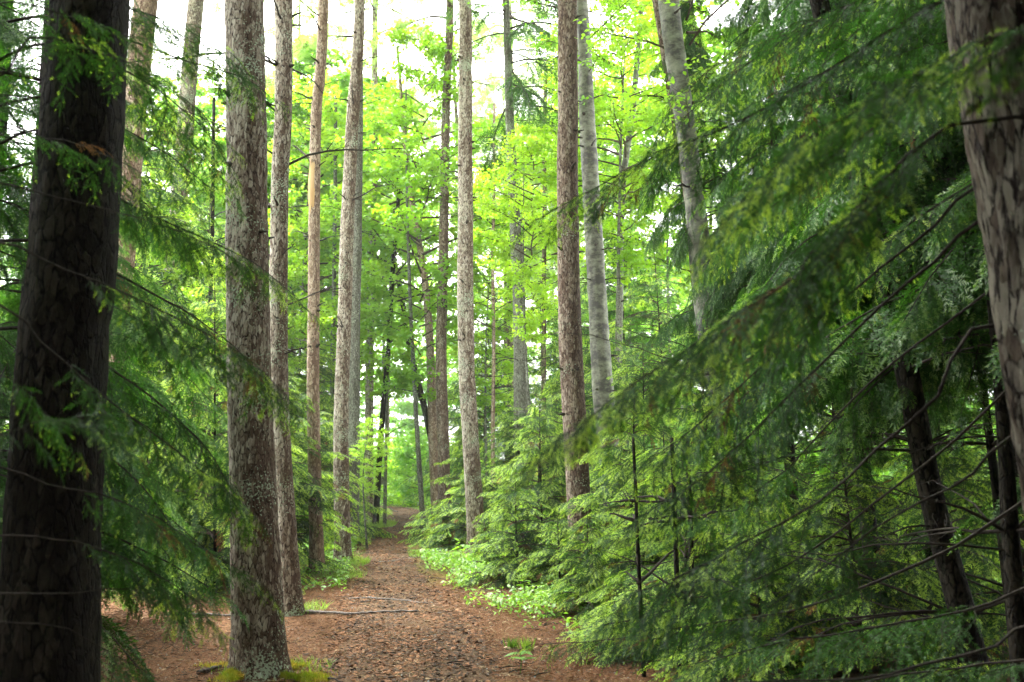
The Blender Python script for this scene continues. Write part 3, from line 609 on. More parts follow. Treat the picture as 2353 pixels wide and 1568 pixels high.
def grass_patch(mb, n, cx_, cy_, rx, ry, h, g, m=0):
    r = np.sqrt(g.random(n)); a = g.uniform(0, 6.283, n); x = cx_ + rx * r * np.cos(a); y = cy_ + ry * r * np.sin(a)
    c = np.stack([x, y, hills(x, y)], -1); b = g.uniform(0, 6.283, n); D = np.stack([np.cos(b) * 0.7, np.sin(b) * 0.7, g.uniform(0.5, 1.4, n)], -1)
    stamp(mb, (blade[0] * [1, 1.6, 1], blade[1], np.full(3, m)), frames(D, g.normal(0, 1, (n, 3))), c, h * g.uniform(0.5, 1.2, n))
def gp(px, py):
    a = (px - CX) / FPX; b = (CY - py) / FPX; t = -CAM[2] / (sp + b * cp); return np.array([a * t, t * (cp - b * sp)])
g = np.random.default_rng(12)
mb = MB()
patch(mb, 46000, (-2.0, 6, 9.0, 17.5, 0.5, -0.2), LO, 0.05, g, 0, 0.7, 0.19, lambda x, y: (x > path_x(y)) & (x > path_x(y) + np.interp(y, [9.0, 9.8, 11, 13.7, 16.3], [1.55, 1.15, 0.88, 0.76, 0.5]) + 0.18 * np.sin(y * 5.1) * np.cos(x * 7)))
patch(mb, 26000, (-7, 0, 12.6, 22, 0.62, -0.3), LO, 0.05, g, 0, 0.4, 0.14, lambda x, y: x < path_x(y))
tag(link('ground_cover', mb.mesh('ground_cover', [M['herb']])), 'low bright green leafy herbs along the path edges', 'ground cover', None, 'stuff')
mb = MB()
patch(mb, 90000, (-40, 40, 16, 75, 1.0, -0.5), LS, 0.17, g, 0, 0.5, 0.4)
patch(mb, 14000, (3.0, 14, 9, 18, 0.8, -0.2), LO, 0.09, g, 0, 0.5, 0.3)
tag(link('undergrowth', mb.mesh('undergrowth', [M['leaf']])), 'bright yellow green undergrowth covering the floor of the far wood', 'undergrowth', None, 'stuff')
mb = MB(); grassy = [(722, 1290, .45, .9, .13, 900), (800, 1300, .35, .7, .12, 700), (760, 1325, .5, .4, .10, 500), (700, 1400, .25, .4, .10, 260), (690, 1535, .25, .3, .07, 200), (520, 1545, .2, .2, .06, 70),
    (870, 1210, .35, 2.5, .2, 900), (1020, 1290, .3, .8, .12, 300), (960, 1275, .15, .8, .1, 150)]
for px, py, rx, ry, h, n in grassy:
    c = gp(px, py); grass_patch(mb, n, c[0], c[1], rx, ry, h, g)
tag(link('grass', mb.mesh('grass', [M['grass']])), 'short fresh grass tufts round the tree feet beside the path', 'grass', None, 'stuff')
mb = MB(); patch(mb, 12000, (-8, 1, 40.8, 56, 0.7, -2), LS, 0.14, g, 0, 0.7, 0.8)
tag(link('clearing_growth', mb.mesh('clearing_growth', [M['maple']])), 'sunny lime green growth in the clearing at the far end of the path', 'undergrowth', None, 'stuff')
# moss cushion at the near pine
mb = MB(); c = gp(612, 1552); n = 26000; x = c[0] + g.normal(0, 0.24, n); y = c[1] - 0.05 + g.normal(0, 0.16, n)
nz = vnoise(np.stack([x * 5, y * 5, x * 0 + 2], -1)); r = np.hypot((x - c[0]) / 0.5, (y - c[1]) / 0.36); k = (nz - r * 1.1 > -0.75) & (r < 1.3); x, y, nz, r = x[k], y[k], nz[k], r[k]; n = len(x)
cc = np.stack([x, y, hills(x, y) + np.clip(0.07 * (1.15 - r) + 0.025 * nz, 0.0, 1) * g.uniform(0.3, 1, n)], -1); D = g.normal(0, 0.6, (n, 3)) + [0, 0, 0.9]
stamp(mb, (blade[0] * [1, 2.5, 1], blade[1], np.zeros(3, int)), frames(D, g.normal(0, 1, (n, 3))), cc, 0.036 * g.uniform(0.6, 1.5, n))
grass_patch(mb, 260, c[0] + 0.25, c[1] - 0.02, 0.3, 0.25, 0.05, g)
tag(link('moss', mb.mesh('moss', [M['moss']])), 'cushion of yellow and orange moss in front of the near pine', 'moss', None, 'stuff')

# two grass tufts and small plants at the right edge of the path, individually
def small_tuft(px, py, h, n, label, kind='grass_tuft', rx=0.05):
    c = gp(px, py); g = np.random.default_rng(int(px)); mb = MB()
    b = g.uniform(0, 6.283, n); D = np.stack([np.cos(b) * 0.5, np.sin(b) * 0.5, g.uniform(0.8, 1.6, n)], -1)
    stamp(mb, (blade[0] * [1, 1.8, 1], blade[1], blade[2]), frames(D, g.normal(0, 1, (n, 3))), g.normal(0, rx * 0.5, (n, 3)) * [1, 1, 0], h * g.uniform(0.6, 1.2, n))
    tag(link(kind, mb.mesh(kind, [M['grass']]), None, (c[0], c[1], float(hills(*c)))), label, 'grass')
small_tuft(1177, 1490, 0.10, 60, 'small upright grass tuft on brown litter, left one of the pair')
small_tuft(1212, 1492, 0.11, 70, 'small upright grass tuft on brown litter, right one of the pair')
def seedling(px, py, h, n, size, label, T=LO, seed=0):
    c = gp(px, py); g = np.random.default_rng(int(px) + seed); rt = root('seedling', (c[0], c[1], float(hills(*c))), label, 'seedling')
    mb = MB(); tube(mb, np.array([[0, 0, -0.02], [0.01, 0, h * 0.5], [0, 0.01, h]]), 0.0035, 4, 0); link('stem', mb.mesh('stem', [M['herb']]), rt)
    mb = MB(); a = np.arange(n) * 2.4; z = h * np.linspace(0.55, 1, n); D = np.stack([np.cos(a), np.sin(a), g.uniform(-0.1, 0.4, n)], -1)
    stamp(mb, T, frames(D, np.tile([0, 0, 1.0], (n, 1))), np.stack([0 * a, 0 * a, z], -1), size * g.uniform(0.8, 1.2, n)); link('leaves', mb.mesh('leaves', [M['herb']]), rt)
seedling(1195, 1545, 0.16, 6, 0.11, 'leafy seedling with long narrow leaves at the bottom right of the path')
seedling(1245, 1380, 0.20, 9, 0.13, 'broad leaved herb in the green patch under the young firs')
seedling(1205, 1372, 0.18, 8, 0.12, 'rounded bright herb at the tip of the green patch')
seedling(1005, 1262, 0.30, 7, 0.22, 'pale seedling with large drooping leaves beside the path bend', LM)
seedling(628, 1540, 0.12, 4, 0.12, 'tiny green sprout with strap leaves at the foot of the near pine')
# big leaved sapling catching light at the path, left (x 870, y 990)

# ------------------------------------------------------------------ sticks and roots
def stick(px_pts, r, label, mat='grey_wood', name='fallen_stick', seed=0):
    P = np.array([[*gp(px, py), 0] for px, py in px_pts]); P[:, 2] = hills(P[:, 0], P[:, 1]) + r * 0.7 + 0.008
    g = np.random.default_rng(seed); o = P.mean(0); S = spline(P, 40) - o; S[1:-1] += g.normal(0, 0.006, (38, 3)) * [1, 1, 0.4]
    mb = MB(); tube(mb, S, r * (1 - 0.45 * np.linspace(0, 1, 40)) * (1 + g.normal(0, 0.08, 40)), 7, 0)
    tag(link(name, mb.mesh(name, [M[mat]], True), None, o), label, 'stick')
stick([(650, 1402), (700, 1408), (760, 1413), (810, 1417), (860, 1414), (915, 1411), (962, 1410)], 0.022, 'long weathered grey stick lying across the path', seed=1)
stick([(430, 1412), (480, 1410), (535, 1411)], 0.018, 'short grey stick left of the near pine', seed=2)
stick([(800, 1379), (840, 1376), (880, 1378), (925, 1380), (960, 1386), (985, 1388)], 0.014, 'thin pale root crossing the path behind the long stick', name='tree_root', seed=3)
stick([(870, 1299), (905, 1296), (945, 1287), (965, 1284)], 0.012, 'thin curved root lying on the narrow part of the path', name='tree_root', seed=4)
stick([(965, 1325), (1010, 1333), (1060, 1334)], 0.008, 'slim reddish twig at the right edge of the path', mat='twig', seed=5)
stick([(896, 1171), (905, 1175), (915, 1177)], 0.03, 'dark piece of wood at the far end of the path', mat='twig_dark', seed=6)
stick([(455, 1560), (500, 1545), (545, 1530)], 0.018, 'dark root running from the foot of the near pine', mat='twig_dark', name='tree_root', seed=7)
for q, (px, py) in enumerate(((1075, 1425), (1250, 1440), (985, 1568), (1030, 1535))):
    stick([(px, py), (px + 18, py - 3), (px + 34, py - 1)], 0.008, ('small dark chip of wood right of the long stick', 'short dark twig on the leaf litter below the herbs', 'short twig at the bottom edge of the path', 'short twig near the middle of the path foreground')[q], mat='twig_dark', seed=20 + q)

g = np.random.default_rng(77)
tw = MB(); S = np.array([[0, 0, 0], [0.06, 0.012, 0.006], [0.13, -0.006, 0.004], [0.2, 0.01, 0.0]]); tube(tw, S, [0.006, 0.005, 0.004, 0.002], 5, 0); tube(tw, S[1:3] + np.array([[0, 0, 0], [-0.02, 0.05, 0.01]]), 0.003, 4, 0); tw = tw.mesh('twig', [M['twig_dark']], True)
for q in range(16):
    y = g.uniform(6.6, 13); x = float(path_x(y)) + g.uniform(-1.8, 1.5); o = link('twig', tw, None, (x, y, float(hills(x, y)) + 0.022)); o.rotation_euler = (0, 0, g.uniform(0, 6.28)); k = g.uniform(0.6, 1.4); o.scale = (k, k, k)
    tag(o, 'short dry broken twig lying loose on the brown litter', 'twig', 'broken twigs lying on the litter')
# ------------------------------------------------------------------ trunks in the photograph
pine_n = 0
def tree(name, label, cat, cols, Y, mat, H, group=None, crown=None, crown_at=None, nst=0, seed=1, k=20, step=0.12, amp=0.03, flare=0.5, st=None, st_z=(2, 9), crown_s=(1, 1), st_len=(0, 4), Yt=None):
    """cols: (x, y, width) along the trunk in photo pixels, at depth Y"""
    pts = []; rad = []
    for i, (px, py, w) in enumerate(cols):
        p = at(px, py, Y); pts.append(p); rad.append(w / 2 / FPX * Y / (cp - (CY - py) / FPX * sp))
    me, org, (z, C, rr) = trunk_mesh('trunk', pts, rad, mat, H, k, step, amp, seed, flare)
    rt = root(name, org, label, cat, group)
    tr = link('trunk', me, rt)
    g = np.random.default_rng(seed * 13 + 1)
    if nst:
        lib = st or stubs; nst = int(nst * (1.9 if lib is stubs else 1.0))
        zs = np.sort(g.uniform(st_z[0], st_z[1], nst))
        # whorls
        zs = np.round(zs / 0.55) * 0.55 + g.normal(0, 0.03, nst)
        for zz in zs:
            i = int(np.clip(np.searchsorted(z, zz), 1, len(z) - 1)); a = g.uniform(0, 6.283)
            b = link('dead_branch', lib[int(g.integers(st_len[0], st_len[1]))], rt)
            b.location = Vector(C[i] - org + np.array([math.cos(a), math.sin(a), 0]) * rr[i] * 0.8)
            b.rotation_euler = (g.uniform(0, 6.28) if lib is stubs else g.normal(0, 0.3), g.uniform(-0.5, 0.15), a)
            if b.rotation_euler[0] and lib is stubs: b.rotation_euler[0] = g.normal(0, 0.5)
            s = g.uniform(0.8, 1.25); b.scale = (s, s, s)
    if crown is not None:
        i = int(np.searchsorted(z, crown_at)); i = min(i, len(z) - 1)
        c = link('crown', crown, rt); c.location = Vector(C[i] - org); c.rotation_euler = (0, 0, g.uniform(0, 6.28)); c.scale = (crown_s[0], crown_s[0], crown_s[1])
    return rt, (z, C, rr, org)

PG = 'tall bare pine trunks beside the path'
PC = pine_crowns
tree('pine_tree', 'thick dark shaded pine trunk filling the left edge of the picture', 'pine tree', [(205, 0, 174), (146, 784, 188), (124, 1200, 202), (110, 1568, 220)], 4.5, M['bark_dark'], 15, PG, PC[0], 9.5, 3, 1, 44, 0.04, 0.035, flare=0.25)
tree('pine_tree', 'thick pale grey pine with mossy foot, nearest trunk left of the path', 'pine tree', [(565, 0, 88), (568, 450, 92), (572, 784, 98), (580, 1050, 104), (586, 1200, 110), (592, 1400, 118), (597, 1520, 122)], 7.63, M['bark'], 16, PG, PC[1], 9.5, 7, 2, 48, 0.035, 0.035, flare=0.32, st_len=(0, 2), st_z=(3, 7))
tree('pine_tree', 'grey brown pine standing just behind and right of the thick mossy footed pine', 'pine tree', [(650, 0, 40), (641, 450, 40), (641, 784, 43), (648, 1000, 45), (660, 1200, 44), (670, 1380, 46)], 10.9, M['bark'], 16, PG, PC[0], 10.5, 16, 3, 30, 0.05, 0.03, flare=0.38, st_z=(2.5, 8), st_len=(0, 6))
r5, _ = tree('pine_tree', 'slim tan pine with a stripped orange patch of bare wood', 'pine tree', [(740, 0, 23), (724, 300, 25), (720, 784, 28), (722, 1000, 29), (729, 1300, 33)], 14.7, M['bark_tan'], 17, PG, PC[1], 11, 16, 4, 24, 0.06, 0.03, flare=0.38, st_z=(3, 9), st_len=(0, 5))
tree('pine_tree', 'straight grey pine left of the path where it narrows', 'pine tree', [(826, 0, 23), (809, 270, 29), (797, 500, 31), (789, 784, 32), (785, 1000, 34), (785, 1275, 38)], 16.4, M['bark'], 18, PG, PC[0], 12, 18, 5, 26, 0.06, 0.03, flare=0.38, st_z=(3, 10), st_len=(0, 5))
tree('pine_tree', 'dull grey pine half hidden behind the straight grey pine', 'pine tree', [(822, 300, 22), (815, 784, 25), (813, 1100, 27)], 21, M['bark_grey'], 19, PG, PC[1], 13, 8, 6, 16, 0.12, 0.03, flare=0.38, st_z=(3, 10), st_len=(0, 5))
tree('pine_tree', 'thin brown pine seen beyond the leafy saplings left of the path', 'pine tree', [(858, 400, 17), (850, 784, 19), (849, 1100, 20)], 29, M['bark'], 20, PG, PC[0], 14, 6, 7, 14, 0.2, 0.03, flare=0.38, st_z=(3, 10), st_len=(0, 5))
tree('pine_tree', 'dark reddish pine behind and left of the mottled tan pine right of the path', 'pine tree', [(1034, 0, 17), (1022, 400, 21), (1015, 784, 25), (1020, 1050, 28)], 25, M['bark_red'], 19, PG, PC[1], 13, 10, 8, 16, 0.12, 0.03, flare=0.38, st_z=(4, 12), st_len=(0, 5))
tree('pine_tree', 'tall mottled tan pine right of the path, standing among young firs', 'pine tree', [(1069, 0, 29), (1068, 400, 34), (1071, 784, 38), (1083, 1000, 39), (1093, 1194, 40)], 18.5, M['bark'], 18, PG, PC[0], 12.5, 16, 9, 26, 0.06, 0.03, flare=0.38, st_z=(3, 10), st_len=(0, 3))
tree('pine_tree', 'reddish brown pine right of centre, foot hidden in fir boughs', 'pine tree', [(1303, 0, 44), (1306, 400, 48), (1312, 784, 52), (1325, 1050, 54), (1334, 1250, 56)], 13.2, M['bark_red'], 18, PG, PC[1], 11, 14, 10, 34, 0.045, 0.03, flare=0.38, st_z=(2, 8), st_len=(0, 2))
tree('pine_tree', 'leaning grey pine against the white sky behind the left boughs', 'pine tree', [(452, 0, 36), (416, 400, 37), (380, 784, 38), (356, 1050, 40), (340, 1220, 44)], 23, M['bark'], 19, PG, PC[0], 13, 16, 11, 16, 0.12, 0.03, flare=0.38, st_z=(5, 12), st_len=(1, 6))
tree('pine_tree', 'pale flaky leaning pine just right of the dark left edge trunk', 'pine tree', [(336, 0, 52), (300, 400, 53), (263, 784, 55), (235, 1050, 58)], 14, M['bark_tan'], 17, PG, PC[1], 11, 8, 12, 24, 0.08, 0.035, flare=0.38, st_z=(2, 8))
tree('pine_tree', 'pine trunk sliver at the very left edge behind the dark boughs', 'pine tree', [(8, 0, 44), (-18, 400, 46), (-40, 784, 48)], 9, M['bark_dark'], 17, PG, PC[0], 10, 4, 13, 20, 0.08, 0.035, flare=0.2)
tree('pine_tree', 'large leaning pine trunk cut by the right edge, closest tree on the right', 'pine tree', [(2322, 0, 256), (2362, 250, 264), (2412, 525, 272), (2452, 784, 282), (2520, 1159, 298)], 2.9, M['bark_near'], 14, PG, PC[1], 9.5, 2, 14, 72, 0.02, 0.05, flare=0.2)
# the stripped patch on the slim tan pine
g = np.random.default_rng(3); mb = MB(); s = np.linspace(0, 1, 12)
pp = np.array([at(719 + 3 * (1 - u), 375 + u * 110, 14.7) for u in s]); c0 = np.array(r5.location)
ang = np.linspace(-1.05, 0.75, 7) - math.pi / 2; rr = 0.087
Vv = np.array([[p[0] + rr * math.cos(a) * (1.0), p[1] + rr * math.sin(a), p[2] + 0.04 * g.normal() * (k in (0, 11))] for k, p in enumerate(pp) for a in (ang * (0.35 + 0.65 * math.sin(math.pi * min(max(s[k] * 0.9 + 0.05, 0), 1))) + (-math.pi / 2) * (0.65 - 0.65 * math.sin(math.pi * min(max(s[k] * 0.9 + 0.05, 0), 1))))]) - c0
i = (np.arange(11)[:, None] * 7 + np.arange(6)[None]).ravel(); mb.add(Vv, np.concatenate([np.stack([i, i + 1, i + 8], -1), np.stack([i, i + 8, i + 7], -1)]), 0)
link('bare_wood_patch', mb.mesh('bare_wood_patch', [M['bare_wood']], True), r5)

# thin leaning dead stem by the path
tree('dead_tree', 'thin dark leaning dead stem left of the far path', 'dead tree', [(912, 500, 9), (893, 784, 11), (875, 1000, 13), (863, 1195, 15)], 27, M['bark_dark'], 9.5, None, None, None, 10, 15, 10, 0.3, 0.03, 0.2, st_z=(2, 9), st_len=(3, 5))
tree('thin_tree', 'thin pale straight stem between the tan pine and the spruce', 'tree', [(1134, 430, 7), (1134, 784, 8), (1133, 1000, 9)], 25, M['bark_tan'], 11, None, None, None, 12, 16, 10, 0.3, 0.03, 0.2, st_z=(3, 10), st_len=(3, 6))

tree('aspen_tree', 'pale yellowish trunk touching the dark reddish pine, bending left higher up', 'aspen tree', [(930, 330, 9), (948, 480, 13), (972, 620, 15), (987, 784, 19), (996, 1040, 21)], 26, M['bark_tan'], 13, None, None, None, 6, 27, 14, 0.15, 0.03, 0.2, st_z=(5, 10), st_len=(3, 6))
tree('dead_tree', 'dark slanting dead trunk left of the pale yellowish one', 'dead tree', [(925, 700, 11), (939, 784, 13), (985, 980, 16), (1000, 1080, 17)], 30, M['bark_dark'], 9, None, None, None, 12, 28, 12, 0.2, 0.03, 0.2, st_z=(2, 9), st_len=(3, 6))
tree('thin_tree', 'slim grey stem between the slim tan pine and the straight grey pine', 'tree', [(770, 300, 8), (765, 784, 10), (762, 1050, 11)], 27, M['bark_grey'], 12, None, None, None, 16, 29, 10, 0.3, 0.03, 0.2, st_z=(3, 11), st_len=(3, 6))
tree('thin_tree', 'slim dark stem left of the thick pale pine in the bright gap', 'tree', [(488, 420, 9), (482, 784, 11), (478, 1050, 12)], 22, M['bark_dark'], 10, None, None, None, 16, 30, 10, 0.3, 0.03, 0.2, st_z=(2, 9), st_len=(3, 6))
tree('thin_tree', 'slim brown stem right of the grey spruce among pale leaves', 'tree', [(1252, 300, 9), (1250, 784, 11), (1248, 1000, 12)], 28, M['bark_red'], 13, None, None, None, 16, 31, 10, 0.3, 0.03, 0.2, st_z=(3, 12), st_len=(3, 6))
# birches
LBm = broad_crown('crown', 'leaf', 0, 5, 2.2, 26, LO, 0.075, 31, 14, mid=0.45)
tree('birch_tree', 'white flecked birch trunk just right of the reddish pine', 'birch tree', [(1337, 0, 28), (1352, 300, 36), (1380, 784, 45), (1402, 1050, 50), (1412, 1150, 52)], 15.5, M['birch'], 15, 'birches right of the path', LBm, 7, 10, 17, 24, 0.06, 0.06, st_z=(2, 8))
tree('birch_tree', 'birch with pale peeling upper trunk behind the dark right boughs', 'birch tree', [(1538, 0, 46), (1572, 250, 46), (1601, 480, 48), (1622, 700, 50), (1690, 1180, 56)], 12, M['birch'], 15, 'birches right of the path', LBm, 5.2, 10, 18, 24, 0.06, 0.06, st_z=(2, 7))
tree('birch_tree', 'thin white birch stem against bright leaves in the upper right', 'birch tree', [(1474, 30, 12), (1455, 250, 14), (1428, 450, 15), (1421, 740, 17), (1415, 1000, 19)], 21, M['birch'], 12.5, 'birches right of the path', LBm, 9.5, 4, 19, 12, 0.12, 0.02, st_z=(3, 9))

# mature spruce with bare lower limbs
sp_crown = conifer_mesh('crown', [M['needle_soft'], M['needle_mid'], M['twig_dark']], 9, 0, 2.6, 2, far_old, far_new, 0.25, 77, droop=0.45, rise=0.15, gap=0.16, Lmax=0.6, r0=0.02, hang=0.8)
tree('spruce_tree', 'mature grey spruce with bare horizontal limbs and drooping upper boughs', 'spruce tree', [(1164, 60, 16), (1176, 350, 22), (1190, 600, 28), (1197, 784, 31), (1196, 1000, 34)], 22, M['bark_grey'], 18.5, None, sp_crown, 9.6, 46, 20, 18, 0.12, 0.02, st=stubs_g, st_z=(3.2, 9.2), st_len=(0, 4))
# dark slender understorey trunks on the right
DG = 'dark shaded fir trunks in the right of the wood'
sh_crown = conifer_mesh('crown', [M['needle'], M['needle_mid'], M['twig_dark']], 7.5, 0, 2.1, 4, mid_old, mid_new, 0.22, 78, droop=0.35, rise=0.15, gap=0.085, Lmax=0.46, r0=0.012, hang=0.6)
sh_crown2 = conifer_mesh('crown', [M['needle'], M['needle_mid'], M['twig_dark']], 8.5, 0, 2.4, 4, mid_old, mid_new, 0.30, 79, droop=0.40, rise=0.12, gap=0.085, Lmax=0.48, r0=0.012, hang=0.6)
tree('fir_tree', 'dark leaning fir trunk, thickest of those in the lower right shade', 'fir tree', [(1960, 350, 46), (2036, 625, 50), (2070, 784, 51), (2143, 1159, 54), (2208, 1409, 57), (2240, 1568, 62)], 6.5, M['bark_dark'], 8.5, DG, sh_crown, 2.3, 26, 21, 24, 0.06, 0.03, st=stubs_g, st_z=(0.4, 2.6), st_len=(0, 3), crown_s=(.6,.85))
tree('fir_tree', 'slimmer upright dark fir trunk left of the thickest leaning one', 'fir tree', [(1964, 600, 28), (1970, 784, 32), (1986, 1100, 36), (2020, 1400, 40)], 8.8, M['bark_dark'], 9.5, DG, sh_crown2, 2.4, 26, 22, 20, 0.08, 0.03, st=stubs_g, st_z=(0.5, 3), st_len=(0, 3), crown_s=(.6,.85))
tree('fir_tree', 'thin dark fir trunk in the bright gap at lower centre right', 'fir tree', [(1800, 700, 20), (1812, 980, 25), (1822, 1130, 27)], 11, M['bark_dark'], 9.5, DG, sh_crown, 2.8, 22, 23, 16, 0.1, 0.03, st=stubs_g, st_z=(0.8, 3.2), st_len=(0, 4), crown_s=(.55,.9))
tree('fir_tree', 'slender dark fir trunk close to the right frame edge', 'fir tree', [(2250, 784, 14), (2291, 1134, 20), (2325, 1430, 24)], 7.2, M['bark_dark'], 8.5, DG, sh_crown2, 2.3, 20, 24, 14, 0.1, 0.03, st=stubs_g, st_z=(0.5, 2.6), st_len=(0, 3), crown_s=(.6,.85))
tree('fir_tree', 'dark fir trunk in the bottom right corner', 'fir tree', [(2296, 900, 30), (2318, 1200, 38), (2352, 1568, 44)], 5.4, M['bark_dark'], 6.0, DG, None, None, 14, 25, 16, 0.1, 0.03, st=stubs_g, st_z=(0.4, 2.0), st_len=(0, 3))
tree('fir_tree', 'reddish dark trunk glimpsed low through the middle right foliage', 'fir tree', [(1665, 940, 34), (1690, 1090, 36)], 12.5, M['bark_red'], 11, DG, sh_crown2, 3.5, 14, 26, 16, 0.1, 0.03, st=stubs_g, st_z=(0.8, 3.2), st_len=(0, 4), crown_s=(.45,.8))
for q, (cols, Y, lb) in enumerate((([(1545, 1060, 9), (1552, 1200, 11), (1566, 1530, 13)], 7.7, 'thin dark dead sapling stem below the right boughs, left one of three'), ([(1580, 1060, 10), (1586, 1200, 12), (1597, 1520, 14)], 7.9, 'thin dark dead sapling stem below the right boughs, middle one of three'), ([(1460, 1120, 8), (1466, 1300, 9), (1476, 1530, 10)], 7.7, 'thinnest dark dead sapling stem nearest the path under the right boughs'))):
    tree('dead_sapling', lb, 'dead sapling', cols, Y, M['bark_dark'], 1.75, None, None, None, 3, 50 + q, 8, 0.15, 0.03, 0.1, st=stubs, st_z=(0.3, 1.5), st_len=(2, 5))
# crowns that close the upper right and upper left
def fir(px, Y, H, label, crown, cs, ca, seed, group, mat='bark_dark', w=0.09):
    x = (px - CX) / FPX * Y; z0 = 0
    p = lambda z: np.array([x, Y, z])
    me, org, (z, C, rr) = trunk_mesh('trunk', [p(-0.05), p(H * 0.5), p(H)], [w, w * 0.65, w * 0.2], M[mat], H, 14, 0.15, 0.03, seed, 0.3)
    rt = root('fir_tree', org, label, 'fir tree', group); link('trunk', me, rt)
    c = link('crown', crown, rt); c.location = (0, 0, ca - org[2]); c.rotation_euler = (0, 0, seed * 1.7); c.scale = (cs,) * 3
    return rt
SG = 'dense shade firs around the near path'
fir(2130, 8.6, 9, 'tall dark fir whose boughs fill the upper right, left part', sh_crown2, 0.9, 2.9, 31, SG)
fir(2330, 9.6, 10, 'dense dark fir behind the leaning trunk at right', sh_crown, 1.0, 3.1, 32, SG)
fir(1930, 12.5, 10.5, 'shaded fir behind the peeling birch, to its right', sh_crown, 0.85, 3.3, 33, SG, w=0.08)
fir(2450, 6.3, 8.5, 'dark fir just beyond the right frame edge', sh_crown2, 0.9, 2.7, 34, SG)
fir(60, 7.5, 9, 'dark fir behind the left edge trunk', sh_crown2, 0.7, 1.0, 35, SG)
fir(-250, 5.6, 8.5, 'dark fir left of the frame reaching in with its boughs', sh_crown, 0.8, 1.2, 36, SG)
fir(215, 9.8, 8, 'fir filling the space right of the dark left trunk', sh_crown, 0.5, 0.6, 37, SG, w=0.06)
# unseen firs added round the camera to keep the foreground dark
for q, (x, y, cs, ca) in enumerate(((-3.4, -1.2, 1.25, 0.8), (3.4, -1.0, 1.25, 0.8), (-1.6, -3.4, 1.3, 0.3), (1.5, -3.6, 1.3, 0.3), (-4.6, 1.6, 1.2, 1.6), (4.8, 1.0, 1.25, 1.4), (-4.2, -4.5, 1.5, 0.3), (4.4, -4.6, 1.5, 0.3), (0.1, -6.5, 1.6, 0.3), (5.6, 4.6, 1.2, 1.2), (-5.6, 4.2, 1.1, 1.4), (-0.3, -1.9, 1.2, 4.4), (3.0, 0.6, 1.2, 3.6), (-2.9, 0.8, 1.1, 3.8), (-8, 0.5, 1.6, 0.2), (8, 0.5, 1.6, 0.2), (-7, -7, 1.6, 0.2), (7, -7, 1.6, 0.2), (-9, 6, 1.5, 0.2), (9, 5, 1.5, 0.2), (-3, -9, 1.7, 0.2), (3, -9, 1.7, 0.2), (1.6, 2.6, 1.1, 5.0), (-1.4, 2.2, 1.0, 5.4), (5.2, 8.0, 1.3, 6.4), (7.0, 3.0, 1.4, 1.0), (-7.2, 2.6, 1.4, 0.6))):
    me, org, _ = trunk_mesh('trunk', [np.array([x, y, -0.05]), np.array([x, y, 5.0]), np.array([x, y, 12.0])], [0.12, 0.08, 0.02], M['bark_dark'], 12, 14, 0.3, 0.03, 300 + q, 0.3)
    rt = root('fir_tree', org, 'unseen dark fir added beside or behind the camera for shade', 'fir tree', 'unseen shade firs added around the camera'); link('trunk', me, rt)
    c = link('crown', (sh_crown, sh_crown2)[q % 2], rt); c.location = (0, 0, ca); c.scale = (cs,) * 3; c.rotation_euler = (0, 0, q * 1.9)

# ------------------------------------------------------------------ near boughs, each measured from the photograph
def near_tree(name, x, y, H, r, label, boughs, seed, lean=(0, 0)):
    me, org, (z, C, rr) = trunk_mesh('trunk', [np.array([x, y, -0.05]), np.array([x + lean[0], y + lean[1], H])], [r, r * 0.4], M['bark_dark'], H, 16, 0.12, 0.03, seed, 0.3)
    rt = root(name, org, label, 'fir tree', SG); link('trunk', me, rt)
    g = np.random.default_rng(seed)
    for (pts, Lm, gap, pn, bare, hang, r0, lod) in boughs:
        P = np.array([at(*p) for p in pts]) - org
        i = int(np.clip(np.searchsorted(z, P[0][2] + org[2] - 0.1), 0, len(z) - 1)); start = C[i] - org
        P = np.vstack([start, P]); S = spline(P, 22); S[3:] += np.cumsum(g.normal(0, 0.004, (19, 3)), 0)
        tot = np.linalg.norm(np.diff(S, axis=0), axis=1).sum(); extra = np.linalg.norm(P[1] - P[0]) / tot
        b = min(extra + bare * (1 - extra), 0.9) if bare > 0.02 else extra * 0.6
        mb = MB(); branch(mb, S, r0, gap, Lm, near_old, near_new, pn, g, bare=b, hang=hang, under=0.12, dead=0.045)
        link('bough', mb.mesh('bough', [M['needle'], M['needle_new'], M['twig_dark'], M['needle_dead']]), rt)
    return rt
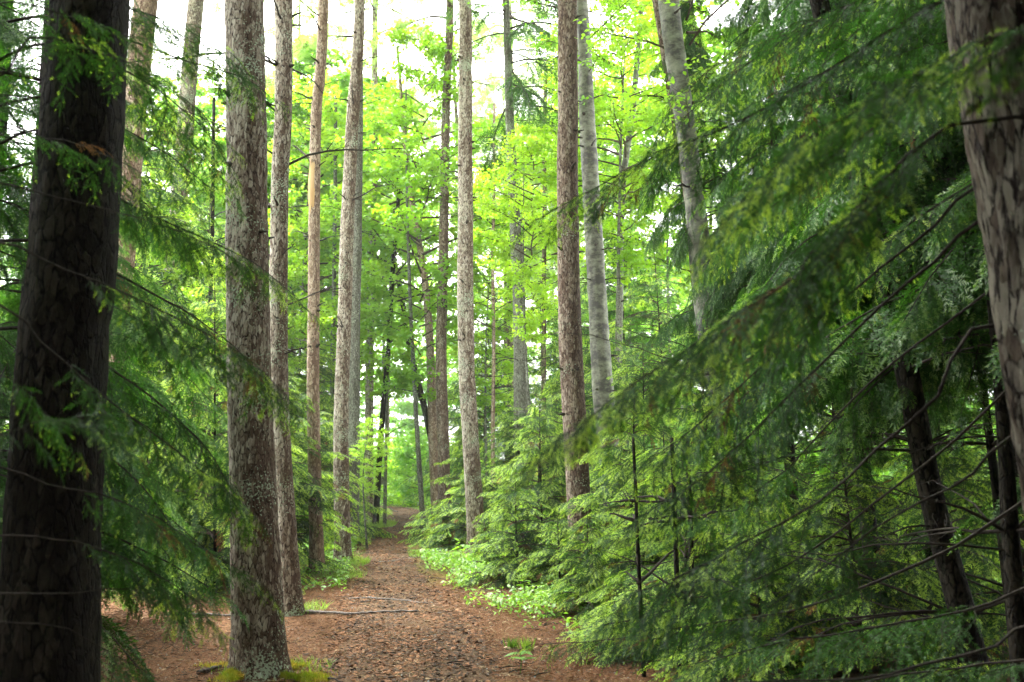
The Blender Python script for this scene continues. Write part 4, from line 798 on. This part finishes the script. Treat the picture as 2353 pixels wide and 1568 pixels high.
# right-hand tree standing just out of frame
near_tree('fir_tree', 2.55, 3.0, 6.5, 0.10, 'near fir at right whose long blurred boughs sweep down towards the path', [
    ([(2400, -90, 3.2), (2150, 10, 3.4), (1850, 190, 3.6), (1700, 275, 3.8), (1480, 370, 4.0), (1235, 500, 4.2)], 0.325, 0.036, 0.47, 0.10, 0.41, 0.010, 0),
    ([(2420, -200, 3.3), (2150, -120, 3.6), (1950, 0, 3.9), (1780, 100, 4.2), (1640, 210, 4.4), (1525, 320, 4.6)], 0.339, 0.038, 0.27, 0.05, 0.44, 0.010, 0),
    ([(2420, 100, 2.3), (2200, 150, 2.3), (2014, 235, 2.3), (1865, 330, 2.35), (1740, 430, 2.4), (1655, 540, 2.45)], 0.254, 0.022, 0.75, 0.10, 0.19, 0.009, 0),
    ([(2330, 270, 2.5), (2014, 420, 2.5), (1860, 600, 2.55), (1640, 740, 2.6), (1450, 870, 2.6), (1290, 985, 2.65)], 0.287, 0.022, 0.75, 0.15, 0.28, 0.010, 0),
    ([(2300, 400, 3.4), (2150, 500, 3.5), (1960, 650, 3.6), (1780, 800, 3.7), (1620, 950, 3.8), (1500, 1040, 3.9)], 0.325, 0.036, 0.54, 0.42, 0.39, 0.010, 0),
    ([(2330, 500, 3.2), (2180, 600, 3.3), (1950, 800, 3.4), (1780, 980, 3.5), (1640, 1110, 3.6), (1510, 1200, 3.7)], 0.310, 0.038, 0.47, 0.48, 0.39, 0.010, 0),
    ([(2300, 740, 3.0), (2167, 904, 3.0), (2042, 1018, 3.1), (1879, 1165, 3.1), (1688, 1260, 3.2), (1520, 1340, 3.3), (1415, 1350, 3.4)], 0.296, 0.034, 0.41, 0.50, 0.44, 0.010, 0),
    ([(2400, 965, 3.2), (2206, 1094, 3.3), (2016, 1192, 3.4), (1896, 1285, 3.5), (1760, 1380, 3.6)], 0.239, 0.060, 0.20, 0.6, 0.33, 0.010, 0),
    ([(2410, 1415, 3.2), (2287, 1470, 3.2), (2015, 1535, 3.3), (1824, 1555, 3.4), (1650, 1560, 3.5), (1440, 1590, 3.6)], 0.254, 0.038, 0.41, 0.45, 0.14, 0.010, 0),
    ([(2440, 120, 1.5), (2360, 110, 1.5), (2290, 130, 1.5), (2235, 165, 1.5)], 0.127, 0.021, 0.68, 0.05, 0.17, 0.006, 0),
], 41)
near_tree('fir_tree', 3.15, 4.6, 7.5, 0.09, 'second fir at right with boughs behind the blurred ones', [
    ([(2480, 60, 4.8), (2250, 150, 4.9), (2000, 300, 5.0), (1780, 470, 5.1), (1600, 620, 5.2)], 0.367, 0.038, 0.34, 0.1, 0.44, 0.012, 1),
    ([(2480, 300, 4.7), (2250, 420, 4.8), (2020, 560, 4.9), (1800, 760, 5.0), (1640, 900, 5.1)], 0.367, 0.038, 0.34, 0.15, 0.44, 0.011, 1),
    ([(2480, -160, 5.2), (2250, -100, 5.4), (2050, 0, 5.6), (1850, 70, 5.8), (1700, 120, 6.0), (1580, 200, 6.2)], 0.367, 0.038, 0.27, 0.05, 0.44, 0.011, 1),
    ([(2450, 560, 4.5), (2200, 720, 4.6), (1980, 900, 4.7), (1800, 1080, 4.8), (1660, 1170, 5.0), (1520, 1210, 5.2)], 0.328, 0.042, 0.41, 0.60, 0.39, 0.010, 1),
    ([(2450, 800, 4.5), (2150, 1050, 4.6), (1900, 1240, 4.8), (1720, 1340, 5.0), (1540, 1400, 5.3), (1400, 1430, 5.6)], 0.328, 0.042, 0.47, 0.64, 0.28, 0.010, 1),
    ([(2450, 1330, 4.3), (2250, 1400, 4.4), (2000, 1450, 4.5), (1800, 1480, 4.6), (1600, 1530, 4.8)], 0.353, 0.036, 0.27, 0.2, 0.17, 0.012, 1),
    ([(2450, 1500, 4.0), (2250, 1520, 4.1), (2050, 1560, 4.2), (1850, 1610, 4.3)], 0.353, 0.036, 0.27, 0.1, 0.17, 0.012, 1),
    ([(2450, 1120, 4.6), (2150, 1280, 4.8), (1850, 1400, 5.0), (1600, 1440, 5.3), (1400, 1470, 5.6), (1240, 1480, 5.9)], 0.325, 0.042, 0.47, 0.5, 0.19, 0.012, 1),
], 42)
# left-hand tree just out of frame
near_tree('fir_tree', -2.35, 3.2, 6.5, 0.09, 'near fir at left whose dark boughs cross in front of the thick left trunk', [
    ([(-60, 430, 2.8), (100, 450, 2.9), (260, 480, 3.0), (420, 525, 3.2), (530, 580, 3.4), (610, 640, 3.6)], 0.208, 0.043, 0.3, 0.35, 0.36, 0.0059, 0),
    ([(-60, 550, 2.9), (120, 610, 3.0), (260, 665, 3.1), (420, 745, 3.2), (550, 820, 3.3), (650, 920, 3.4)], 0.257, 0.034, 0.35, 0.30, 0.42, 0.0065, 0),
    ([(-40, 700, 3.1), (100, 800, 3.2), (260, 930, 3.3), (400, 1030, 3.4), (520, 1120, 3.5), (600, 1200, 3.6)], 0.245, 0.038, 0.4, 0.25, 0.42, 0.0065, 0),
    ([(-50, 190, 3.0), (60, 70, 3.1), (170, 90, 3.2), (290, 130, 3.4), (400, 210, 3.6), (500, 300, 3.8)], 0.220, 0.043, 0.3, 0.15, 0.42, 0.0065, 0),
    ([(-50, 0, 3.0), (120, 20, 3.1), (260, 70, 3.2), (380, 90, 3.3), (470, 140, 3.4)], 0.184, 0.047, 0.25, 0.1, 0.36, 0.0059, 0),
    ([(-50, 980, 2.3), (80, 940, 2.3), (180, 950, 2.3), (295, 1020, 2.35)], 0.122, 0.030, 0.35, 0.2, 0.24, 0.0046, 0),
    ([(-50, 840, 2.6), (40, 880, 2.6), (120, 960, 2.65), (180, 1040, 2.7)], 0.134, 0.034, 0.3, 0.2, 0.30, 0.0046, 0),
    ([(-40, 1080, 3.2), (150, 1130, 3.3), (300, 1170, 3.4), (450, 1250, 3.5), (600, 1345, 3.6)], 0.220, 0.036, 0.4, 0.3, 0.30, 0.0059, 0),
    ([(-20, 1230, 3.2), (130, 1240, 3.3), (260, 1270, 3.4), (390, 1340, 3.5), (490, 1455, 3.6)], 0.208, 0.038, 0.25, 0.3, 0.36, 0.0059, 0),
    ([(60, 1360, 3.3), (240, 1345, 3.4), (330, 1345, 3.5), (420, 1325, 3.6), (520, 1288, 3.7)], 0.111, 0.128, 0.1, 0.5, 0.12, 0.0052, 0),
    ([(60, 1430, 3.2), (200, 1470, 3.3), (300, 1530, 3.4), (380, 1590, 3.5)], 0.159, 0.068, 0.2, 0.4, 0.30, 0.0046, 0),
    ([(-60, 260, 3.3), (60, 290, 3.4), (200, 330, 3.6), (340, 400, 3.8), (450, 470, 4.0)], 0.220, 0.047, 0.25, 0.15, 0.42, 0.0059, 0),
], 43)
near_tree('fir_tree', -2.9, 5.2, 7.5, 0.08, 'second fir at left reaching over the nearest pine with thin boughs', [
    ([(120, 40, 5.2), (300, 100, 5.4), (450, 150, 5.6), (570, 190, 5.8), (670, 270, 6.0)], 0.230, 0.060, 0.35, 0.3, 0.42, 0.010, 1),
    ([(120, 380, 5.2), (300, 470, 5.4), (450, 540, 5.6), (580, 600, 5.8), (720, 720, 6.0)], 0.270, 0.051, 0.35, 0.2, 0.42, 0.010, 1),
    ([(120, 560, 5.2), (280, 640, 5.3), (420, 720, 5.5), (560, 830, 5.6), (650, 960, 5.8)], 0.310, 0.043, 0.3, 0.1, 0.49, 0.011, 1),
    ([(120, 760, 5.2), (260, 850, 5.3), (400, 950, 5.5), (500, 1060, 5.6), (560, 1180, 5.8)], 0.310, 0.043, 0.4, 0.1, 0.42, 0.011, 1),
    ([(120, 960, 5.2), (240, 1050, 5.3), (350, 1150, 5.4), (430, 1270, 5.5)], 0.284, 0.047, 0.3, 0.1, 0.42, 0.010, 1),
    ([(60, -60, 5.0), (220, 0, 5.2), (360, 50, 5.4), (470, 110, 5.6), (545, 200, 5.8)], 0.378, 0.043, 0.3, 0.05, 0.6, 0.010, 1),
    ([(80, 180, 5.4), (220, 210, 5.6), (340, 260, 5.8), (440, 330, 6.0), (510, 420, 6.2)], 0.378, 0.043, 0.3, 0.05, 0.6, 0.010, 1),
    ([(100, 100, 5.0), (250, 140, 5.2), (370, 200, 5.4), (470, 290, 5.6), (540, 400, 5.8)], 0.306, 0.047, 0.3, 0.1, 0.6, 0.010, 1),
    ([(100, 300, 5.0), (230, 380, 5.2), (330, 460, 5.4), (430, 570, 5.6)], 0.324, 0.047, 0.3, 0.1, 0.6, 0.010, 1),
    ([(120, 220, 5.2), (260, 280, 5.3), (380, 350, 5.5), (480, 430, 5.7)], 0.243, 0.051, 0.25, 0.1, 0.42, 0.010, 1),
], 44)

# ------------------------------------------------------------------ young firs in the understorey
ym = [M['needle_soft'], M['needle_new'], M['twig'], M['needle_dead']]
young = [conifer_mesh('crown', ym, h, 0.12, r, 9, mid_old, mid_new, 1.0, 100 + i, droop=0.18, rise=0.28, gap=0.068, Lmax=0.36, r0=0.010, pw=0.75, hang=0.25, dead=0.03) for i, (h, r) in enumerate(((2.6, 1.25), (3.4, 1.45), (1.7, 0.95)))]
ylow = [conifer_mesh('crown', ym, h, 0.12, r, 6, far_old, far_new, 1.0, 110 + i, droop=0.2, rise=0.25, gap=0.11, Lmax=0.42, r0=0.012, pw=0.75, hang=0.3) for i, (h, r) in enumerate(((3.6, 1.6), (5.2, 1.9)))]
YG = 'young firs with fresh tips in the understorey'
stem_cache = {}
def young_fir(px, Y, k, s, label, low=False, seed=0):
    x = (px - CX) / FPX * Y; lib = ylow if low else young; h = (2.6, 3.4, 1.7)[k] if not low else (3.6, 5.2)[k]
    rt = root('young_fir', (x, Y, float(hills(x, Y)) - 0.03), label, 'young fir', YG); vz = (1.0, 0.88, 1.12, 0.95, 1.18, 0.82)[seed % 6]; rt.scale = (s, s * (1.1, 0.9, 1.0)[seed % 3], s * vz); rt.rotation_euler = (0.05 * math.sin(seed * 2.1), 0.05 * math.cos(seed * 1.7), seed * 1.3)
    key = (low, k)
    if key not in stem_cache:
        mb = MB(); tube(mb, np.array([[0, 0, -0.05], [0.01, 0, h * 0.5], [0, 0, h + 0.1]]), [0.028, 0.018, 0.004], 7, 0); stem_cache[key] = mb.mesh('trunk', [M['bark_dark']], True)
    link('trunk', stem_cache[key], rt); link('crown', lib[k], rt)
    return rt
YF = [ # px, Y, kind, scale, label
 (1055, 21, 0, 0.8, 'young fir at the path bend, furthest left of those on the right side'),
 (1085, 19.8, 2, 1.0, 'small young fir around the foot of the mottled tan pine, behind it'),
 (1235, 17.4, 0, 0.9, 'bushy young fir right beside the mottled tan pine'),
 (1125, 15.6, 2, 0.5, 'low young fir in front of the mottled tan pine with boughs touching the herbs'),
 (1245, 15.5, 0, 0.85, 'bright tipped young fir between tan pine and reddish pine'),
 (1200, 20.5, 1, 1.0, 'taller young fir under the grey spruce'),
 (1300, 19.5, 1, 1.05, 'tall young fir standing behind the reddish pine'),
 (1190, 13.4, 2, 0.85, 'low spreading young fir nearest the herbs'),
 (1445, 12.4, 0, 0.85, 'young fir in front of the white flecked birch'),
 (1285, 12.0, 2, 0.55, 'low young fir wrapping the foot of the reddish pine'),
 (1345, 10.4, 2, 0.5, 'knee high young fir at the end of the herb patch'),
 (1430, 8.8, 2, 0.45, 'smallest young fir, on brown litter under the right boughs'),
 (1480, 14.0, 1, 0.95, 'young fir between the two larger birches'),
 (1535, 10.2, 0, 0.8, 'young fir at right with boughs hanging over the herbs'),
 (1600, 11.0, 1, 0.8, 'young fir below the peeling birch'),
 (1560, 8.6, 0, 0.72, 'nearest young fir at right beneath the blurred boughs'),
 (1370, 17.0, 1, 1.0, 'young fir deeper in, right of the reddish pine'),
 (2060, 10.5, 1, 0.9, 'young fir in the green gap left of the leaning dark trunk'),
 (2290, 11.5, 1, 1.0, 'young fir in the green gap at the right edge'),
 (1900, 12.5, 1, 0.9, 'young fir behind the upright dark trunk'),
 (1960, 7.4, 2, 0.8, 'low young fir in the deep shade between the dark trunks'),
 (1730, 7.6, 2, 0.7, 'low young fir in deep shade near the bottom right'),
 (2170, 8.2, 2, 0.9, 'low young fir behind the leaning dark trunk'),
 (1720, 10.0, 0, 0.9, 'young fir in the shade of the right side'),
 (630, 18.0, 0, 1.0, 'young fir between the slim tan pine and the grey brown pine'),
 (725, 20.0, 1, 0.9, 'young fir seen between slim tan pine and straight grey pine'),
 (775, 22.5, 0, 0.95, 'young fir right behind the straight grey pine'),
 (620, 14.5, 1, 0.95, 'young fir directly behind the thick mossy footed pine'),
 (510, 13.2, 1, 1.0, 'dense young fir left of the thick mossy footed pine'),
 (410, 15.5, 1, 1.1, 'young fir in front of the leaning grey pine'),
 (470, 17.5, 1, 1.15, 'young fir deep between the leaning grey pine and the thick pine'),
 (330, 14.0, 0, 1.1, 'young fir right of the dark left trunk, low'),
 (700, 24, 1, 1.2, 'young fir far behind the slim tan pine'),
 (260, 19.0, 1, 1.1, 'young fir far behind the dark left trunk')]
for q, (px, Y, k, s, lb) in enumerate(YF): young_fir(px, Y, k, s, lb, False, q)
# larger firs further in
for q, (px, Y, k, s, lb) in enumerate(((1090, 36, 1, 1.35, 'dusky conifer above the far path, left of the reddish pine'), (770, 44, 1, 1.5, 'dusky conifer far down the left side of the path'), (1110, 34, 1, 1.3, 'broad fir beyond the mottled tan pine'),
        (1250, 30, 1, 1.45, 'fir with layered boughs right of the grey spruce'), (1440, 26, 1, 1.6, 'tall soft green fir behind the white flecked birch'), (1540, 22, 1, 1.5, 'tall soft green fir behind the peeling birch'), (1330, 40, 1, 1.8, 'distant fir seen between reddish pine and birch'),
        (470, 25, 1, 1.9, 'tall fir top against the white sky right of the leaning grey pine'), (265, 21, 1, 1.9, 'tall fir between the dark left trunk and the leaning grey pine'), (560, 30, 1, 1.5, 'distant fir left of the thick pale pine'), (640, 34, 1, 1.4, 'distant fir behind the grey brown pine'), (420, 28, 1, 1.5, 'distant fir below the white sky at left'), (200, 24, 1, 1.5, 'distant fir behind the left boughs'), (1690, 19, 1, 1.3, 'fir behind the shaded right side'), (60, 17, 1, 1.4, 'fir at the far left behind the dark boughs'))):
    young_fir(px, Y, k, s, lb, True, q)

# ------------------------------------------------------------------ maples and other broadleaf trees
mc = [broad_crown('crown', 'maple', 0, 7.5, 2.3, 60, LM, 0.082, 51, 26, mid=0.35, flatness=0.8), broad_crown('crown', 'maple', 0, 6.0, 2.0, 52, LM, 0.082, 52, 26, mid=0.4, flatness=0.8),
      broad_crown('crown', 'leaf', 0, 8.0, 2.8, 60, LS, 0.16, 53, 22, mid=0.4)]
LG = 'leafy maples lit yellow green in the middle of the wood'
def maple(px, Y, H, ca, k, s, label, name='maple_tree', cat='maple tree', group=LG, w=0.06, mat='bark_grey', lean=0.0, seed=0):
    x = (px - CX) / FPX * Y
    me, org, _ = trunk_mesh('trunk', [np.array([x, Y, -0.05]), np.array([x + lean * 0.5 - 0.15, Y, H * 0.5]), np.array([x + lean, Y, H])], [w, w * 0.6, w * 0.15], M[mat], H, 10, 0.3, 0.03, seed, 0.3)
    rt = root(name, org, label, cat, group); link('trunk', me, rt)
    c = link('crown', mc[k], rt); c.location = (lean * ca / H, 0, ca); c.rotation_euler = (0, 0, seed * 2.1); c.scale = (s,) * 3
for q, a in enumerate(((975, 25.5, 13.5, 3.2, 0, 1.32, 'bright yellow green maple above the middle of the path', 0.07, -0.6), (890, 27, 11, 3.4, 1, 1.3, 'yellow green maple left of the central one', 0.05, 0.3),
        (1240, 20, 8.5, 4.0, 1, 0.75, 'yellow green maple leaning past the grey spruce trunk', 0.04, -0.3), (1120, 27, 9, 3.0, 1, 0.9, 'yellow green maple between tan pine and spruce', 0.04, 0.2),
        (1430, 19.5, 11, 5.2, 0, 0.9, 'maple with leaves hanging at the top right of centre', 0.06, 0.2), (1330, 28, 14, 6.5, 0, 1.0, 'maple crown behind the reddish pine top', 0.07, 0.2),
        (690, 27, 12, 2.4, 0, 1.3, 'maple glowing between grey brown pine and slim tan pine', 0.05, 0.2), (800, 33, 15, 3.6, 0, 1.55, 'far maple behind the straight grey pine', 0.06, 0.2),
        (590, 24, 7, 1.6, 1, 1.0, 'maple glowing behind the thick pale pine', 0.05, 0.1), (1550, 26, 13, 6.5, 0, 1.0, 'maple high between the birches', 0.06, 0.1), (850, 19.5, 3.0, 1.1, 1, 0.24, 'small sapling with pale leaves beside the thin dead stem', 0.02, 0.1), (300, 21, 8, 2.0, 1, 1.0, 'maple showing through the gaps in the left boughs', 0.05, 0.1))):
    px, Y, H, ca, k, s, lb, w, ln = a; maple(px, Y, H, ca, k, s, lb, w=w, lean=ln, seed=60 + q)
for q, (px, Y, H, ca, s) in enumerate(((640, 36, 15, 6, 1.2), (780, 44, 19, 8, 1.4), (880, 48, 20, 9, 1.4), (1450, 36, 15, 7, 1.2), (1640, 28, 14, 6, 1.3), (420, 34, 8, 2, 1.0), (705, 30, 14, 5, 1.2), (570, 29, 12, 3.5, 1.1), (960, 72, 16, 1.5, 1.7), (300, 30, 14, 4, 1.2), (440, 34, 16, 5.5, 1.2))):
    maple(px, Y, H, ca, 2, s, 'tall pale broadleaf tree rising behind the pines towards the white sky', 'broadleaf_tree', 'broadleaf tree', 'tall pale trees behind the pines', w=0.1, seed=200 + q, lean=0.3)
# the lit wood beyond
g = np.random.default_rng(44); BG = 'broadleaf trees in the bright wood beyond'; far_l = 'pale green broadleaf tree in the bright wood beyond the pines'
for q in range(52):
    Y = g.uniform(38, 85); px = g.uniform(-250, 2600); x = (px - CX) / FPX * Y
    if path_dist([x], [Y])[0] < 2.2: continue
    H = g.uniform(7, 15); k = 2; s = H / 9.5
    maple(px, Y, H, H * 0.18, k, s, far_l, 'broadleaf_tree', 'broadleaf tree', BG, w=0.08, lean=g.uniform(-0.5, 0.5), seed=100 + q)
shrub = [broad_crown('foliage', k, 0.1, 2.2, 1.2, 24, LS, 0.11, 71 + i, 16, mid=0.3, flatness=0.7) for i, k in enumerate(('leaf', 'maple'))]
g = np.random.default_rng(45); sh_l = 'bright green shrub in the lit undergrowth beyond the pines'
for q in range(150):
    Y = g.uniform(13, 60) if q % 2 else g.uniform(36, 60); px = g.uniform(1400, 2700) if (Y < 30) else g.uniform(-200, 2600); 
    if q % 4 == 0: px = g.uniform(780, 1100); Y = g.uniform(45, 60)
    x = (px - CX) / FPX * Y
    if path_dist([x], [Y])[0] < 1.6: continue
    rt = root('shrub', (x, Y, float(hills(x, Y))), sh_l, 'shrub', 'shrubs in the bright wood'); link('foliage', shrub[1 if q % 4 == 0 else 0], rt); s = g.uniform(0.7, 1.4); rt.scale = (s,) * 3; rt.rotation_euler = (0, 0, g.uniform(0, 6))
# far pines
fp = {}
g = np.random.default_rng(46)
for q in range(22):
    Y = g.uniform(34, 65); px = g.choice([g.uniform(480, 860), g.uniform(1050, 1600), g.uniform(0, 2400)]); x = (px - CX) / FPX * Y
    if path_dist([x], [Y])[0] < 1.8: continue
    if q % 3 not in fp:
        mb = MB(); zz = np.linspace(-0.1, 20, 60); tube(mb, np.stack([0.1 * np.sin(zz * 0.3), 0 * zz, zz], -1), 0.15 * (1 - 0.04 * zz), 10, 0, rough_bark(0.03, q)); fp[q % 3] = mb.mesh('trunk', [M['bark'] if q % 2 else M['bark_red']], True)
    rt = root('pine_tree', (x, Y, float(hills(x, Y))), 'distant slim pine in the far wood', 'pine tree', 'distant pines in the far wood'); link('trunk', fp[q % 3], rt)
    c = link('crown', PC[q % 2], rt); c.location = (0, 0, 10); c.scale = (1.2,) * 3; rt.rotation_euler = (0, g.normal(0, 0.02), g.uniform(0, 6)); s = g.uniform(0.75, 1.1); rt.scale = (s,) * 3
print('objects', len(bpy.data.objects), 'tris', sum(len(m.polygons) for m in bpy.data.meshes))

# thin humid air over the whole wood
mb = MB(); b = np.array([[x, y, z] for z in (-2, 45) for y in (-45, 410) for x in (-310, 310)], float)
mb.add(b, [[0,2,1],[1,2,3],[4,5,6],[5,7,6],[0,1,4],[1,5,4],[2,6,3],[3,6,7],[0,4,2],[2,4,6],[1,3,5],[3,7,5]], 0)
m, nt = new_mat('haze'); v = N(nt, 'ShaderNodeVolumePrincipled'); v.inputs['Color'].default_value = (0.95, 1, 0.97, 1); v.inputs['Density'].default_value = 0.0006; v.inputs['Anisotropy'].default_value = 0.3
o = N(nt, 'ShaderNodeOutputMaterial'); nt.links.new(v.outputs[0], o.inputs['Volume'])
tag(link('haze', mb.mesh('haze', [m])), 'thin pale humid air between the trees', None, None, 'stuff')
